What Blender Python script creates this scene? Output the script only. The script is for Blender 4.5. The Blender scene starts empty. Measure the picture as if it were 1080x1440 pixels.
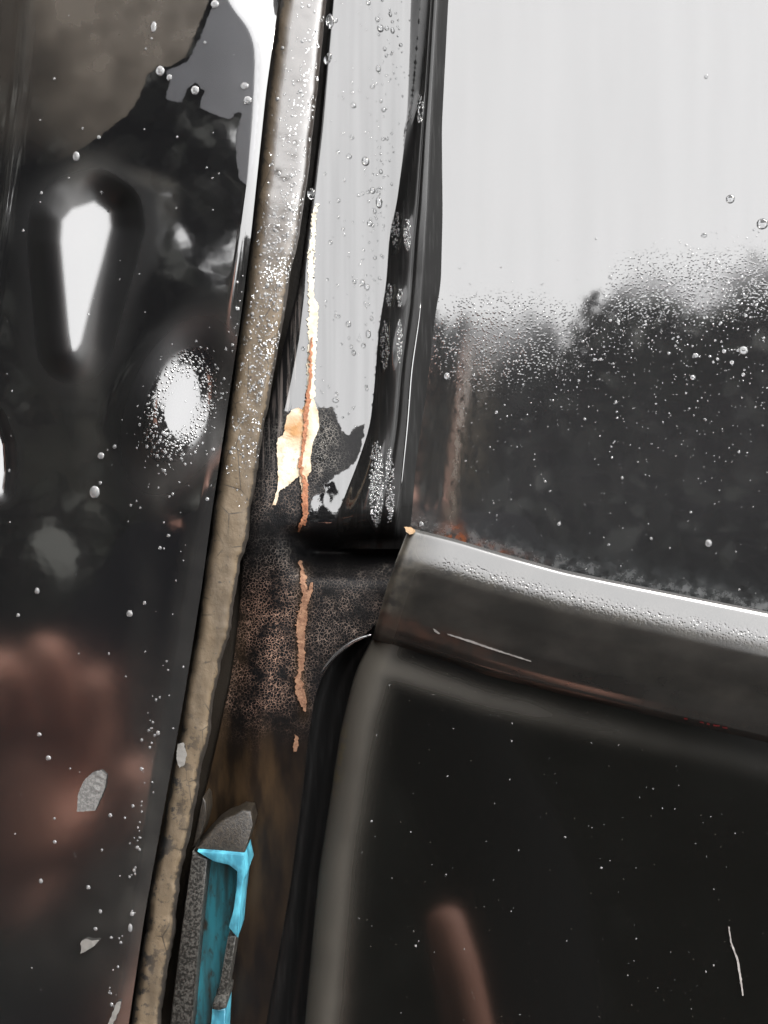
import bpy, bmesh, math, random
import numpy as np
from mathutils import Vector, Matrix

rng = np.random.default_rng(7)
random.seed(7)
R = math.radians
sc = bpy.context.scene
C = sc.collection

# ------------------------------------------------------------------ camera, sky, sun, exposure
U = 0.00025                 # one layout unit = 0.25 mm
D = 1088.0                  # distance of the camera from the bodywork plane, in units
PITCH = R(25)               # the bodywork leans back, the camera looks down on it squarely
HEIGHT = 1.05               # height of the picture centre above the ground

ROT = Matrix.Rotation(math.pi / 2 - PITCH, 4, 'X')
ORIGIN = Matrix.Translation((0, 0, HEIGHT)) @ ROT

cam = bpy.data.cameras.new('camera')
cam.sensor_fit = 'VERTICAL'
cam.sensor_height = 24.0
cam.lens = 24.0 * D / 1440.0
cam.clip_start = 0.01
cam.clip_end = 400
cam.dof.use_dof = True
cam.dof.focus_distance = D * U
cam.dof.aperture_fstop = 9.0
camo = bpy.data.objects.new('camera', cam)
C.objects.link(camo)
camo.matrix_world = ORIGIN @ Matrix.Translation((0, 0, D * U))
sc.camera = camo

SUN_EL, SUN_AZ = R(50), R(78)     # behind thin cloud, to the right and over the photographer's shoulder
w = bpy.data.worlds.new('World')
sc.world = w
w.use_nodes = True
wn = w.node_tree
bg = wn.nodes['Background']
sky = wn.nodes.new('ShaderNodeTexSky')
sky.sky_type = 'NISHITA'
sky.sun_disc = False
sky.sun_elevation = SUN_EL
sky.sun_rotation = SUN_AZ
sky.air_density = 1.0
sky.dust_density = 1.5
hsv = wn.nodes.new('ShaderNodeHueSaturation')
hsv.inputs['Saturation'].default_value = 0.12
wn.links.new(sky.outputs[0], hsv.inputs['Color'])
mixw = wn.nodes.new('ShaderNodeMix')
mixw.data_type = 'RGBA'
mixw.inputs[0].default_value = 0.6
mixw.inputs[7].default_value = (7.0, 6.9, 6.8, 1)     # even cloud cover over the sky
wn.links.new(hsv.outputs[0], mixw.inputs[6])
wn.links.new(mixw.outputs[2], bg.inputs['Color'])
bg.inputs['Strength'].default_value = 0.15

sun = bpy.data.lights.new('sun', 'SUN')
sun.energy = 1.0
sun.angle = R(25)
sun.color = (1.0, 0.96, 0.9)
suno = bpy.data.objects.new('sun', sun)
C.objects.link(suno)
sdir = Vector((math.sin(SUN_AZ) * math.cos(SUN_EL), math.cos(SUN_AZ) * math.cos(SUN_EL), math.sin(SUN_EL)))
suno.rotation_euler = sdir.to_track_quat('Z', 'Y').to_euler()

sc.view_settings.view_transform = 'Standard'
sc.view_settings.look = 'None'
sc.view_settings.gamma = 1.0
sc.view_settings.exposure = 2.83
sc.cycles.max_bounces = 10
sc.cycles.glossy_bounces = 6
sc.cycles.transmission_bounces = 8
sc.cycles.caustics_reflective = False
sc.cycles.caustics_refractive = False
sc.cycles.sample_clamp_indirect = 6.0

# ------------------------------------------------------------------ helpers
def P(x, y, z):
    """layout point (x right, y down, z towards the photographer) -> metres in the car's own frame"""
    k = 1.0 - z / D
    return np.stack([(x - 540.0) * k * U, (720.0 - y) * k * U, z * U + 0 * x], axis=-1)

def curve(pts):
    a = np.array(pts, float)
    def f(t):
        # smooth monotone-ish interpolation: linear, then box blur
        t = np.asarray(t, float)
        r = 0
        for o in (-16, -8, 0, 8, 16):
            r = r + np.interp(t + o, a[:, 0], a[:, 1])
        return r / 5
    return f

def sst(a, b, x):
    t = np.clip((x - a) / (b - a), 0, 1)
    return t * t * (3 - 2 * t)

def sdf(poly, x, y):
    """signed distance to a polygon, negative inside"""
    p = np.array(poly, float)
    x = np.asarray(x, float); y = np.asarray(y, float)
    d = np.full(x.shape, 1e18)
    inside = np.zeros(x.shape, bool)
    n = len(p)
    for i in range(n):
        ax, ay = p[i]; bx, by = p[(i + 1) % n]
        ex, ey = bx - ax, by - ay
        wx, wy = x - ax, y - ay
        t = np.clip((wx * ex + wy * ey) / (ex * ex + ey * ey + 1e-9), 0, 1)
        d = np.minimum(d, (wx - ex * t) ** 2 + (wy - ey * t) ** 2)
        c = ((ay > y) != (by > y)) & (x < (bx - ax) * (y - ay) / (by - ay + 1e-12) + ax)
        inside ^= c
    return np.where(inside, -1, 1) * np.sqrt(d)

_tab = rng.random((64, 64))
def vnoise(x, y, s=1.0):
    x = np.asarray(x, float) / s; y = np.asarray(y, float) / s
    xi = np.floor(x).astype(int); yi = np.floor(y).astype(int)
    fx = x - xi; fy = y - yi
    fx = fx * fx * (3 - 2 * fx); fy = fy * fy * (3 - 2 * fy)
    g = lambda a, b: _tab[a % 64, b % 64]
    return (g(xi, yi) * (1 - fx) + g(xi + 1, yi) * fx) * (1 - fy) + (g(xi, yi + 1) * (1 - fx) + g(xi + 1, yi + 1) * fx) * fy

def fbm(x, y, s):
    return (vnoise(x, y, s) + .5 * vnoise(x + 91, y + 37, s / 2) + .25 * vnoise(x + 17, y + 71, s / 4)) / 1.75

def refl_slope(x, y, az, el):
    """height slope (dz/dx, dz/dy) that makes the surface at (x, y) mirror the direction (az, el)"""
    v = np.array([(x - 540) / D, (720 - y) / D, -1.0]); v /= np.linalg.norm(v)
    X, Y, Z = math.sin(az) * math.cos(el), -math.cos(az) * math.cos(el), math.sin(el)
    sp, cp = math.sin(PITCH), math.cos(PITCH)
    r = np.array([X, Y * sp + Z * cp, -Y * cp + Z * sp])
    n = r - v; n /= np.linalg.norm(n)
    return -n[0] / n[2], n[1] / n[2]

def new_obj(name, me, parent=None):
    o = bpy.data.objects.new(name, me)
    C.objects.link(o)
    if parent is not None:
        o.parent = parent
    return o

def mesh_np(name, verts, faces, mat=None, smooth=True, attrs=None):
    me = bpy.data.meshes.new(name)
    verts = np.asarray(verts, np.float32); faces = np.asarray(faces, np.int32)
    nv, nf, k = len(verts), len(faces), faces.shape[1]
    me.vertices.add(nv); me.vertices.foreach_set('co', verts.ravel())
    me.loops.add(nf * k); me.loops.foreach_set('vertex_index', faces.ravel())
    me.polygons.add(nf)
    me.polygons.foreach_set('loop_start', np.arange(0, nf * k, k, dtype=np.int32))
    me.polygons.foreach_set('loop_total', np.full(nf, k, np.int32))
    me.polygons.foreach_set('use_smooth', np.full(nf, smooth))
    me.update(calc_edges=True)
    for kx, a in (attrs or {}).items():
        a = np.asarray(a, np.float32)
        if a.ndim == 1:
            t = me.attributes.new(kx, 'FLOAT', 'POINT'); t.data.foreach_set('value', a)
        else:
            t = me.attributes.new(kx, 'FLOAT_VECTOR', 'POINT'); t.data.foreach_set('vector', a.ravel())
    if mat: me.materials.append(mat)
    return me

def patch(name, ys, xl, xr, nx, h, mat, parent, attrs=None, thick=14.0, sdist=None):
    """a sheet of bodywork between two edge curves with its own relief and a real thickness"""
    ys = np.asarray(ys, float)
    s = np.linspace(0, 1, nx) if sdist is None else np.asarray(sdist)
    nx = len(s)
    Y = np.repeat(ys[:, None], nx, 1)
    L, Rr = xl(ys)[:, None], xr(ys)[:, None]
    X = L + (Rr - L) * s[None, :]
    S = np.repeat(s[None, :], len(ys), 0)
    Z = h(X, Y, S)
    return sheet(name, X, Y, Z, S, mat, parent, attrs, thick)

def sheet(name, X, Y, Z, S, mat, parent, attrs=None, thick=14.0):
    ny, nx = X.shape
    top = P(X, Y, Z).reshape(-1, 3)
    n = ny * nx
    idx = np.arange(n).reshape(ny, nx)
    f = np.stack([idx[1:, :-1], idx[1:, 1:], idx[:-1, 1:], idx[:-1, :-1]], -1).reshape(-1, 4)
    rim = np.concatenate([idx[0, :-1], idx[:-1, -1], idx[-1, :0:-1], idx[:0:-1, 0]])
    back = P(X, Y, Z - thick).reshape(-1, 3)[rim] if thick else None
    verts, faces = top, f
    if thick:
        m = len(rim); b0 = n
        verts = np.concatenate([top, top[rim], back])          # separate rim so that the edge stays crisp
        a = np.arange(m); b = (a + 1) % m
        side = np.stack([b0 + b, b0 + a, b0 + m + a, b0 + m + b], -1)
        faces = np.concatenate([f, side])
    at = {'pc': np.stack([X, Y, 0 * X], -1).reshape(-1, 3) * 0.01}
    for k, fn in (attrs or {}).items():
        at[k] = fn(X, Y, S).reshape(-1)
    if thick:
        for k in at: at[k] = np.concatenate([at[k], at[k][rim], at[k][rim]])
    o = new_obj(name, mesh_np(name, verts, faces, mat, True, at), parent)
    return o

def prism(name, poly, z0, z1, mat, parent, bevel=2.0, jag=0.0, tilt=(0, 0)):
    """an outline with real thickness and softened edges"""
    bm = bmesh.new()
    c = np.mean(np.array(poly, float), 0)
    def zz(x, y): return z1 + tilt[0] * (x - c[0]) + tilt[1] * (y - c[1])
    vs = []
    for x, y in poly:
        if jag: x += random.uniform(-jag, jag); y += random.uniform(-jag, jag)
        vs.append(bm.verts.new(P(np.float64(x), np.float64(y), zz(x, y))))
    f = bm.faces.new(vs)
    f.normal_update()
    if f.normal.z < 0: f.normal_flip()
    ex = bmesh.ops.extrude_face_region(bm, geom=[f])
    nv = [g for g in ex['geom'] if isinstance(g, bmesh.types.BMVert)]
    # the extruded copy becomes the front, the first face the back
    for v in vs: v.co.z = z0 * U
    bmesh.ops.recalc_face_normals(bm, faces=bm.faces)
    ed = [e for e in bm.edges if all(v in nv for v in e.verts)]
    if bevel: bmesh.ops.bevel(bm, geom=ed, offset=bevel * U, segments=2, affect='EDGES', profile=0.6)
    me = bpy.data.meshes.new(name)
    bm.to_mesh(me); bm.free()
    pc = np.zeros(len(me.vertices) * 3, np.float32); me.vertices.foreach_get('co', pc)
    pc = pc.reshape(-1, 3) / U * 0.01
    pc[:, 1] *= -1
    a = me.attributes.new('pc', 'FLOAT_VECTOR', 'POINT'); a.data.foreach_set('vector', pc.ravel())
    me.materials.append(mat)
    for p in me.polygons: p.use_smooth = True
    try: me.set_sharp_from_angle(angle=R(50))
    except Exception: pass
    return new_obj(name, me, parent)

def tag(o, label=None, cat=None, group=None, kind=None):
    if label: o['label'] = label
    if cat: o['category'] = cat
    if group: o['group'] = group
    if kind: o['kind'] = kind
    return o

# ------------------------------------------------------------------ materials
class NT:
    def __init__(self, name):
        self.m = bpy.data.materials.new(name)
        self.m.use_nodes = True
        self.t = self.m.node_tree
        self.b = self.t.nodes['Principled BSDF']
    def n(self, typ, **kw):
        nd = self.t.nodes.new(typ)
        for k, v in kw.items(): setattr(nd, k, v)
        return nd
    def put(self, sock, v):
        if isinstance(v, bpy.types.NodeSocket): self.t.links.new(v, sock)
        elif isinstance(v, (tuple, list)) and len(v) == 3 and sock.type == 'RGBA': sock.default_value = (*v, 1)
        else: sock.default_value = v
    def attr(self, name, vec=False):
        a = self.n('ShaderNodeAttribute', attribute_name=name)
        return a.outputs['Vector' if vec else 'Fac']
    def math(self, op, a, b=0.0, c=None, clamp=False):
        nd = self.n('ShaderNodeMath', operation=op, use_clamp=clamp)
        self.put(nd.inputs[0], a); self.put(nd.inputs[1], b)
        if c is not None: self.put(nd.inputs[2], c)
        return nd.outputs[0]
    def mix(self, f, a, b):
        nd = self.n('ShaderNodeMix', data_type='RGBA')
        self.put(nd.inputs[0], f); self.put(nd.inputs[6], a); self.put(nd.inputs[7], b)
        return nd.outputs[2]
    def lerp(self, f, a, b):
        nd = self.n('ShaderNodeMix', data_type='FLOAT')
        self.put(nd.inputs[0], f); self.put(nd.inputs[2], a); self.put(nd.inputs[3], b)
        return nd.outputs[0]
    def scaled(self, vec, s):
        nd = self.n('ShaderNodeVectorMath', operation='MULTIPLY')
        self.put(nd.inputs[0], vec); nd.inputs[1].default_value = s
        return nd.outputs[0]
    def noise(self, scale, detail=4.0, vec=None, rough=0.55):
        nd = self.n('ShaderNodeTexNoise')
        nd.inputs['Scale'].default_value = scale; nd.inputs['Detail'].default_value = detail
        nd.inputs['Roughness'].default_value = rough
        self.put(nd.inputs['Vector'], vec if vec is not None else self.attr('pc', True))
        return nd.outputs['Fac']
    def voro(self, scale, feature='DISTANCE_TO_EDGE', vec=None, out='Distance'):
        nd = self.n('ShaderNodeTexVoronoi', feature=feature)
        nd.inputs['Scale'].default_value = scale
        self.put(nd.inputs['Vector'], vec if vec is not None else self.attr('pc', True))
        return nd.outputs[out]
    def ramp(self, v, a, b, lo=0.0, hi=1.0):
        nd = self.n('ShaderNodeMapRange', interpolation_type='SMOOTHSTEP')
        self.put(nd.inputs[0], v)
        for i, q in zip((1, 2, 3, 4), (a, b, lo, hi)): nd.inputs[i].default_value = q
        return nd.outputs[0]
    def bump(self, h, strength=0.3, dist=0.0002, prev=None):
        nd = self.n('ShaderNodeBump')
        self.put(nd.inputs['Strength'], strength); nd.inputs['Distance'].default_value = dist
        self.put(nd.inputs['Height'], h)
        if prev is not None: self.put(nd.inputs['Normal'], prev)
        return nd.outputs[0]
    def set(self, **kw):
        names = dict(color='Base Color', rough='Roughness', metal='Metallic', normal='Normal', spec='Specular IOR Level',
                     ior='IOR', coat='Coat Weight', coat_rough='Coat Roughness', trans='Transmission Weight', alpha='Alpha', coat_ior='Coat IOR')
        for k, v in kw.items(): self.put(self.b.inputs[names[k]], v)
        return self.m

PAINT_IOR = 2.1
BLACK = (0.006, 0.006, 0.0065)

def m_left():
    t = NT('wet black paint with dried haze')
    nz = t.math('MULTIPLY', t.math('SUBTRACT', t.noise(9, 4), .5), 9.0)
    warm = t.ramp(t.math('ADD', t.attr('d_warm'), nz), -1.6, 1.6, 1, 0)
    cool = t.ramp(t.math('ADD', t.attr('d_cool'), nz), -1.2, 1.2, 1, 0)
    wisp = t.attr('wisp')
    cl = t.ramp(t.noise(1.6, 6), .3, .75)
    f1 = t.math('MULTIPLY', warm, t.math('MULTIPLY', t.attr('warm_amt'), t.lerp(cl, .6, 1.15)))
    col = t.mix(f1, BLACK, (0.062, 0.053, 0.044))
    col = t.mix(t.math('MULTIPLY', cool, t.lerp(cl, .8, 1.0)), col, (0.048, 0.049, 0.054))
    col = t.mix(t.math('MULTIPLY', wisp, t.lerp(cl, .5, 1.2)), col, (0.030, 0.029, 0.027))
    r = t.lerp(t.math('MAXIMUM', f1, cool), .045, .2)
    r = t.lerp(t.attr('soft'), r, .18)
    r = t.lerp(t.attr('dry'), r, .42)
    b = t.bump(t.noise(2.2, 2), .08, .0004)
    mist = t.math('MULTIPLY', t.ramp(t.voro(24, 'F1'), 0, .5, 1, 0), t.attr('mist'))
    b = t.bump(mist, .8, .0003, b)
    r = t.lerp(t.attr('mist'), r, .12)
    return t.set(color=col, rough=r, ior=PAINT_IOR, normal=b, spec=t.lerp(t.attr('dry'), .5, .12))

def m_tan():
    t = NT('stained brown rubber')
    pc = t.attr('pc', True)
    st = t.scaled(pc, (1.0, .18, 1.0))
    a = t.noise(3.5, 6, st); b = t.noise(14, 5)
    col = t.mix(t.ramp(a, .3, .7), (0.056, 0.042, 0.027), (0.096, 0.071, 0.044))
    col = t.mix(t.ramp(b, .58, .75), col, (0.024, 0.02, 0.016))
    col = t.mix(t.ramp(t.math('ADD', t.attr('edge'), t.math('MULTIPLY', t.noise(8, 6, None, .7), .8)), .62, .80), col, (0.016, 0.013, 0.010))
    chip = t.math('MULTIPLY', t.ramp(t.noise(4.5, 6, None, .7), .52, .58), t.attr('chip'))
    col = t.mix(chip, col, (0.006, 0.006, 0.006))
    cr = t.ramp(t.voro(3.2, vec=t.scaled(pc, (1, .6, 1))), 0, .03, 1, 0)
    col = t.mix(t.math('MULTIPLY', cr, t.math('MULTIPLY', t.ramp(a, .45, .6), .8)), col, (0.01, 0.008, 0.006))
    col = t.mix(t.math('MULTIPLY', t.attr('wet'), .85), col, (0.030, 0.026, 0.024))
    bp = t.bump(t.noise(22, 4), t.lerp(t.attr('wet'), .35, .12), .0003)
    return t.set(color=col, rough=t.lerp(t.attr('wet'), .62, .22), ior=1.95, spec=t.lerp(t.attr('wet'), .15, .5), normal=bp)

def m_pillar():
    t = NT('cracked black paint on the pillar')
    pc = t.attr('pc', True)
    wob = t.math('MULTIPLY', t.math('SUBTRACT', t.noise(14, 4), .5), 10.0)
    wet = t.ramp(t.math('ADD', t.attr('d_wet'), wob), -1.0, 1.0, 1, 0)
    dist = t.n('ShaderNodeVectorMath', operation='ADD')
    nz = t.n('ShaderNodeTexNoise'); nz.inputs['Scale'].default_value = 16
    t.put(nz.inputs['Vector'], pc)
    sc_ = t.n('ShaderNodeVectorMath', operation='SCALE'); sc_.inputs['Scale'].default_value = .06
    t.put(sc_.inputs[0], nz.outputs['Color'])
    t.put(dist.inputs[0], pc); t.put(dist.inputs[1], sc_.outputs[0])
    e1 = t.voro(24, vec=dist.outputs[0])
    line = t.ramp(e1, .0, .095, 1, 0)
    patchy = t.ramp(t.noise(3.2, 6, None, .7), .36, .62)
    amt = t.math('MULTIPLY', t.math('MULTIPLY', t.attr('crack'), patchy), t.math('SUBTRACT', 1.0, wet))
    lines = t.math('MULTIPLY', line, amt, clamp=True)
    pink = t.mix(t.attr('warm'), (0.16, 0.15, 0.135), (0.36, 0.23, 0.17))
    base = t.mix(t.attr('brown'), BLACK, t.mix(t.ramp(t.noise(2.4, 6, t.scaled(pc, (1.6, .35, 1))), .35, .7), (0.012, 0.0085, 0.006), (0.050, 0.031, 0.016)))
    base = t.mix(t.math('MULTIPLY', t.attr('streak'), t.ramp(t.noise(18, 4, t.scaled(pc, (1.0, .035, 1))), .5, .64)), base, (0.085, 0.074, 0.068))
    col = t.mix(lines, base, pink)
    rough = t.lerp(wet, t.lerp(t.attr('crack'), .35, .5), .02)
    spec = t.lerp(wet, .05, t.ramp(t.noise(5, 4, t.scaled(pc, (1.6, .05, 1))), .3, .7, .44, .51))
    h = t.math('MULTIPLY', t.ramp(e1, 0, .2), t.math('MULTIPLY', t.attr('crack'), t.math('SUBTRACT', 1.0, wet)))
    b = t.bump(h, .4, .00022)
    b = t.bump(t.noise(1.4, 2, t.scaled(pc, (1, .3, 1))), .18, .0004, b)
    return t.set(color=col, rough=rough, ior=1.95, spec=spec, normal=b)

def m_seal():
    t = NT('wet black rubber seal')
    pc = t.attr('pc', True)
    n1 = t.noise(26, 3, t.scaled(pc, (1, .06, 1)))
    col = t.mix(t.ramp(n1, .5, .72), (0.010, 0.010, 0.010), (0.020, 0.020, 0.020))
    rough = t.lerp(t.attr('wetspot'), t.lerp(t.attr('dull'), .2, .5), .06)
    b = t.bump(t.noise(30, 3, t.scaled(pc, (1, .05, 1))), .12, .0002)
    return t.set(color=col, rough=rough, ior=1.6, normal=b, spec=t.math('MULTIPLY', t.lerp(t.attr('wetspot'), .14, .55), t.math('SUBTRACT', 1.0, t.math('MULTIPLY', t.attr('wall'), .85))))

def m_glass():
    t = NT('dusty black glass')
    pc = t.attr('pc', True)
    f = t.noise(2.0, 6, t.scaled(pc, (1.6, .5, 1)))
    dust = t.math('MULTIPLY', t.attr('dust'), t.lerp(f, .45, 1.35))
    col = t.mix(dust, (0.007, 0.007, 0.0075), (0.030, 0.030, 0.031))
    gr = t.math('MULTIPLY', t.attr('grime'), t.ramp(t.noise(11, 6, t.scaled(pc, (1, .5, 1)), .65), .25, .62))
    col = t.mix(gr, col, (0.055, 0.047, 0.033))
    ru = t.math('MULTIPLY', t.attr('rust'), t.ramp(t.noise(9, 5), .35, .6))
    col = t.mix(ru, col, (0.16, 0.045, 0.014))
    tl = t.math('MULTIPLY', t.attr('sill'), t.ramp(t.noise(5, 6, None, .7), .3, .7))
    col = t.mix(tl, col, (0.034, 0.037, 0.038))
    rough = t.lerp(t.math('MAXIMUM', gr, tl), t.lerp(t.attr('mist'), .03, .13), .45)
    mist = t.math('MULTIPLY', t.ramp(t.voro(26, 'F1'), .0, .45, 1, 0), t.attr('mist'))
    b = t.bump(mist, .35, .0002)
    return t.set(color=col, rough=rough, ior=PAINT_IOR, normal=b, spec=t.ramp(t.noise(1.6, 5, t.scaled(pc, (1.5, .12, 1))), .25, .75, .488, .515))

def m_trim():
    t = NT('dull black trim')
    pc = t.attr('pc', True)
    n = t.noise(1.6, 6, t.scaled(pc, (.7, 1.2, 1)))
    col = t.mix(t.ramp(n, .35, .7), (0.013, 0.0125, 0.0115), (0.022, 0.0205, 0.0185))
    col = t.mix(t.math('MULTIPLY', t.attr('worn'), t.ramp(t.noise(5, 6, None, .65), .36, .62)), col, (0.050, 0.045, 0.036))
    col = t.mix(t.math('MULTIPLY', t.attr('rust_toned'), t.ramp(t.noise(3, 5), .3, .6)), col, (0.034, 0.020, 0.015))  # brown tint paints the hand's reflection on the lower left face
    bead = t.math('MULTIPLY', t.ramp(t.voro(30, 'SMOOTH_F1'), .1, .5, 1, 0), t.attr('beads'))
    b = t.bump(bead, .5, .00025)
    b = t.bump(t.noise(45, 2), .06, .0001, b)
    return t.set(color=col, rough=t.lerp(t.attr('wetrim'), t.lerp(t.attr('worn'), .2, .45), .12), ior=t.lerp(t.attr('wetrim'), 1.46, 1.85), normal=b)

def m_lower():
    t = NT('black lower door paint with painted edge sheen')
    pc = t.attr('pc', True)
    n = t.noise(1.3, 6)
    edge_sheen = t.math('MULTIPLY', t.attr('edge_sheen'), t.lerp(n, .75, 1.25))
    col = t.mix(edge_sheen, (0.0030, 0.0030, 0.0028), (0.068, 0.063, 0.054))  # grey reflection of the rounded edge, painted into the colour
    cl = t.math('MULTIPLY', t.attr('clay'), t.ramp(t.noise(8, 5), .4, .6))
    col = t.mix(cl, col, (0.075, 0.064, 0.040))
    sp = t.ramp(t.voro(6.5, 'F1'), .03, .06, 1, 0)
    col = t.mix(t.math('MULTIPLY', sp, .5), col, (0.09, 0.085, 0.07))
    return t.set(color=col, rough=t.math('ADD', .10, t.math('MULTIPLY', edge_sheen, .6), clamp=True), ior=1.6, spec=t.lerp(edge_sheen, .5, .02))

def simple(name, col, rough, ior=1.5, spec=.5, bump=None, metal=0.0):
    t = NT(name)
    kw = {}
    if bump: kw['normal'] = t.bump(t.noise(bump[0], 4, t.n('ShaderNodeTexCoord').outputs['Object']), bump[1], bump[2])
    return t.set(color=col, rough=rough, ior=ior, spec=spec, metal=metal, **kw)

def m_water():
    t = NT('rain water')
    return t.set(color=(.95, .96, .97), rough=0.0, ior=1.45, trans=1.0)

def m_glint_water():
    t = NT('rain water with painted glint')
    return t.set(color=(.9, .91, .92), rough=0.02, ior=1.5, trans=.86)  # pale diffuse share paints the sky's brightness into drops over dark areas

def m_rust():
    t = NT('orange rust')
    a = t.noise(9, 6, None, .7)
    c = t.mix(t.ramp(a, .3, .65), (0.13, 0.045, 0.020), (0.26, 0.115, 0.060))
    c = t.mix(t.ramp(t.noise(20, 5), .56, .72), c, (0.045, 0.020, 0.012))
    return t.set(color=c, rough=.75, normal=t.bump(t.noise(26, 5), .8, .0004), spec=.3)

def m_rust_pale():
    t = NT('pale dry rust')
    a = t.noise(12, 6, None, .7)
    c = t.mix(t.ramp(a, .3, .7), (0.14, 0.070, 0.042), (0.27, 0.155, 0.095))
    c = t.mix(t.ramp(t.noise(30, 5), .6, .74), c, (0.06, 0.028, 0.016))
    return t.set(color=c, rough=.8, normal=t.bump(t.noise(30, 5), .8, .0004), spec=.3)

def m_primer():
    t = NT('bare cream filler with rust stain')
    st = t.attr('stain')
    a = t.noise(6, 6)
    c = t.mix(t.ramp(a, .35, .7), (0.36, 0.33, 0.255), (0.50, 0.47, 0.39))
    f = t.math('MULTIPLY', st, t.lerp(t.noise(7, 5), .5, 1.5), clamp=True)
    c = t.mix(f, c, (0.24, 0.115, 0.030))
    c = t.mix(t.math('MULTIPLY', t.attr('fleck'), t.ramp(t.noise(16, 5), .55, .66)), c, (0.05, 0.04, 0.03))
    return t.set(color=c, rough=.6, normal=t.bump(t.noise(22, 5), .5, .0003))

def m_speckle(name, lo, hi):
    t = NT(name)
    a = t.noise(26, 3, None, .75)
    c = t.mix(t.ramp(a, .44, .58), lo, hi)
    return t.set(color=c, rough=.45, normal=t.bump(a, .5, .0003))

def m_blue(name, amt):
    t = NT(name)
    pc = t.attr('pc', True)
    a = t.noise(2.6, 5, t.scaled(pc, (2.6, .35, 1)))
    b = t.noise(10, 5, t.scaled(pc, (1, .4, 1)))
    c = t.mix(t.ramp(a, .30, .62), (0.016, 0.030, 0.030), (0.018, 0.125, 0.155))
    c = t.mix(amt, c, t.mix(t.ramp(t.noise(5, 4, t.scaled(pc, (1, .5, 1))), .35, .62), (0.026, 0.12, 0.17), (0.065, 0.27, 0.35)))
    c = t.mix(t.math('MULTIPLY', t.ramp(b, .52, .7), 1 - amt * .8), c, (0.020, 0.018, 0.014))
    return t.set(color=c, rough=.32)

M = dict(left=m_left(), tan=m_tan(), pillar=m_pillar(), seal=m_seal(), glass=m_glass(), trim=m_trim(), lower=m_lower(),
         water=m_water(), glint_water=m_glint_water(), rust=m_rust(), pale_rust=m_rust_pale(), primer=m_primer(),
         gap_shade=simple('black gap shade', (0.002, 0.002, 0.002), .9, spec=0),
         grime=simple('dark brown groove grime', (0.016, 0.0125, 0.009), .5, spec=.25, bump=(900, .5, .0003)),
         speck=m_speckle('gritty grey bracket coating', (0.007, 0.007, 0.006), (0.044, 0.042, 0.038)),
         dusty=m_speckle('dusty bracket top', (0.007, 0.0055, 0.004), (0.020, 0.0155, 0.0105)),
         blue=m_blue('faded blue paint', 0.0), blue2=m_blue('bright blue paint', 1.0),
         primer2=simple('rusty cream chip', (0.16, 0.10, 0.05), .7), sky_glint=m_speckle('pale speckled sky glint', (0.10, 0.10, 0.098), (0.165, 0.165, 0.16)),
         blister=simple('pale dried residue', (0.16, 0.155, 0.145), .5, bump=(3000, .5, .0002)))

# ------------------------------------------------------------------ the car: edge curves
car = bpy.data.objects.new('car', None)
C.objects.link(car)
car.matrix_world = ORIGIN
tag(car, 'wet black car bodywork with a rusted cracked pillar between two glossy panels', 'car')

TL = curve([(-300, 438), (-60, 404), (0, 395), (130, 377), (330, 356), (450, 341), (600, 319), (720, 301), (830, 286), (980, 262), (1130, 235), (1290, 206), (1440, 184), (1760, 132)])
TR = curve([(-300, 488), (-60, 464), (0, 459), (130, 447), (270, 430), (330, 421), (400, 406), (450, 399), (600, 371), (750, 349), (900, 318), (1050, 290), (1200, 262), (1350, 238), (1440, 225), (1760, 173)])
GR = curve([(-300, 494), (-60, 469), (0, 464), (180, 448), (270, 437), (400, 420), (490, 398), (550, 384), (650, 358), (750, 344), (850, 338), (950, 326), (1050, 304), (1130, 285), (1200, 274), (1440, 240), (1760, 190)])
RL = curve([(-300, 290), (-60, 312), (0, 318), (25, 342), (50, 356), (80, 360), (150, 357), (250, 349), (350, 333), (450, 318), (600, 296), (720, 280), (900, 246), (1100, 212), (1300, 182), (1440, 160), (1760, 108)])
SL = curve([(-300, 610), (-60, 594), (0, 591), (130, 580), (175, 572), (240, 563), (290, 556), (330, 546), (400, 541), (460, 531), (550, 524), (600, 518), (650, 501), (700, 481), (735, 468), (775, 462)])
SR = curve([(-300, 654), (-60, 636), (0, 631), (180, 622), (300, 624), (400, 622), (440, 613), (480, 609), (550, 600), (650, 585), (745, 577), (775, 574)])
WL = curve([(-300, 646), (-60, 628), (0, 623), (180, 614), (400, 612), (440, 604), (550, 592), (650, 578), (745, 570), (900, 560)])
TT = curve([(540, 730), (575, 742), (640, 758), (700, 776), (790, 801), (890, 822), (1080, 860), (1500, 948)])
TB = curve([(500, 892), (525, 899), (640, 936), (680, 950), (790, 978), (890, 1002), (1080, 1046), (1500, 1146)])

# ---- left panel
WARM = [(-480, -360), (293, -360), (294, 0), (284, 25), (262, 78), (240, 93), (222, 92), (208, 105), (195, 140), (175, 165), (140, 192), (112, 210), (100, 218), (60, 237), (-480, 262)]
COOL = [(308, -360), (320, -5), (347, 22), (360, 48), (364, 80), (362, 170), (357, 220), (349, 262), (337, 252), (332, 222), (333, 185), (341, 158), (334, 158), (322, 168), (300, 160), (279, 151), (287, 128), (275, 116), (262, 125), (257, 144), (232, 140), (240, 114), (231, 101), (265, 86), (290, 32), (300, 4)]

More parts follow.
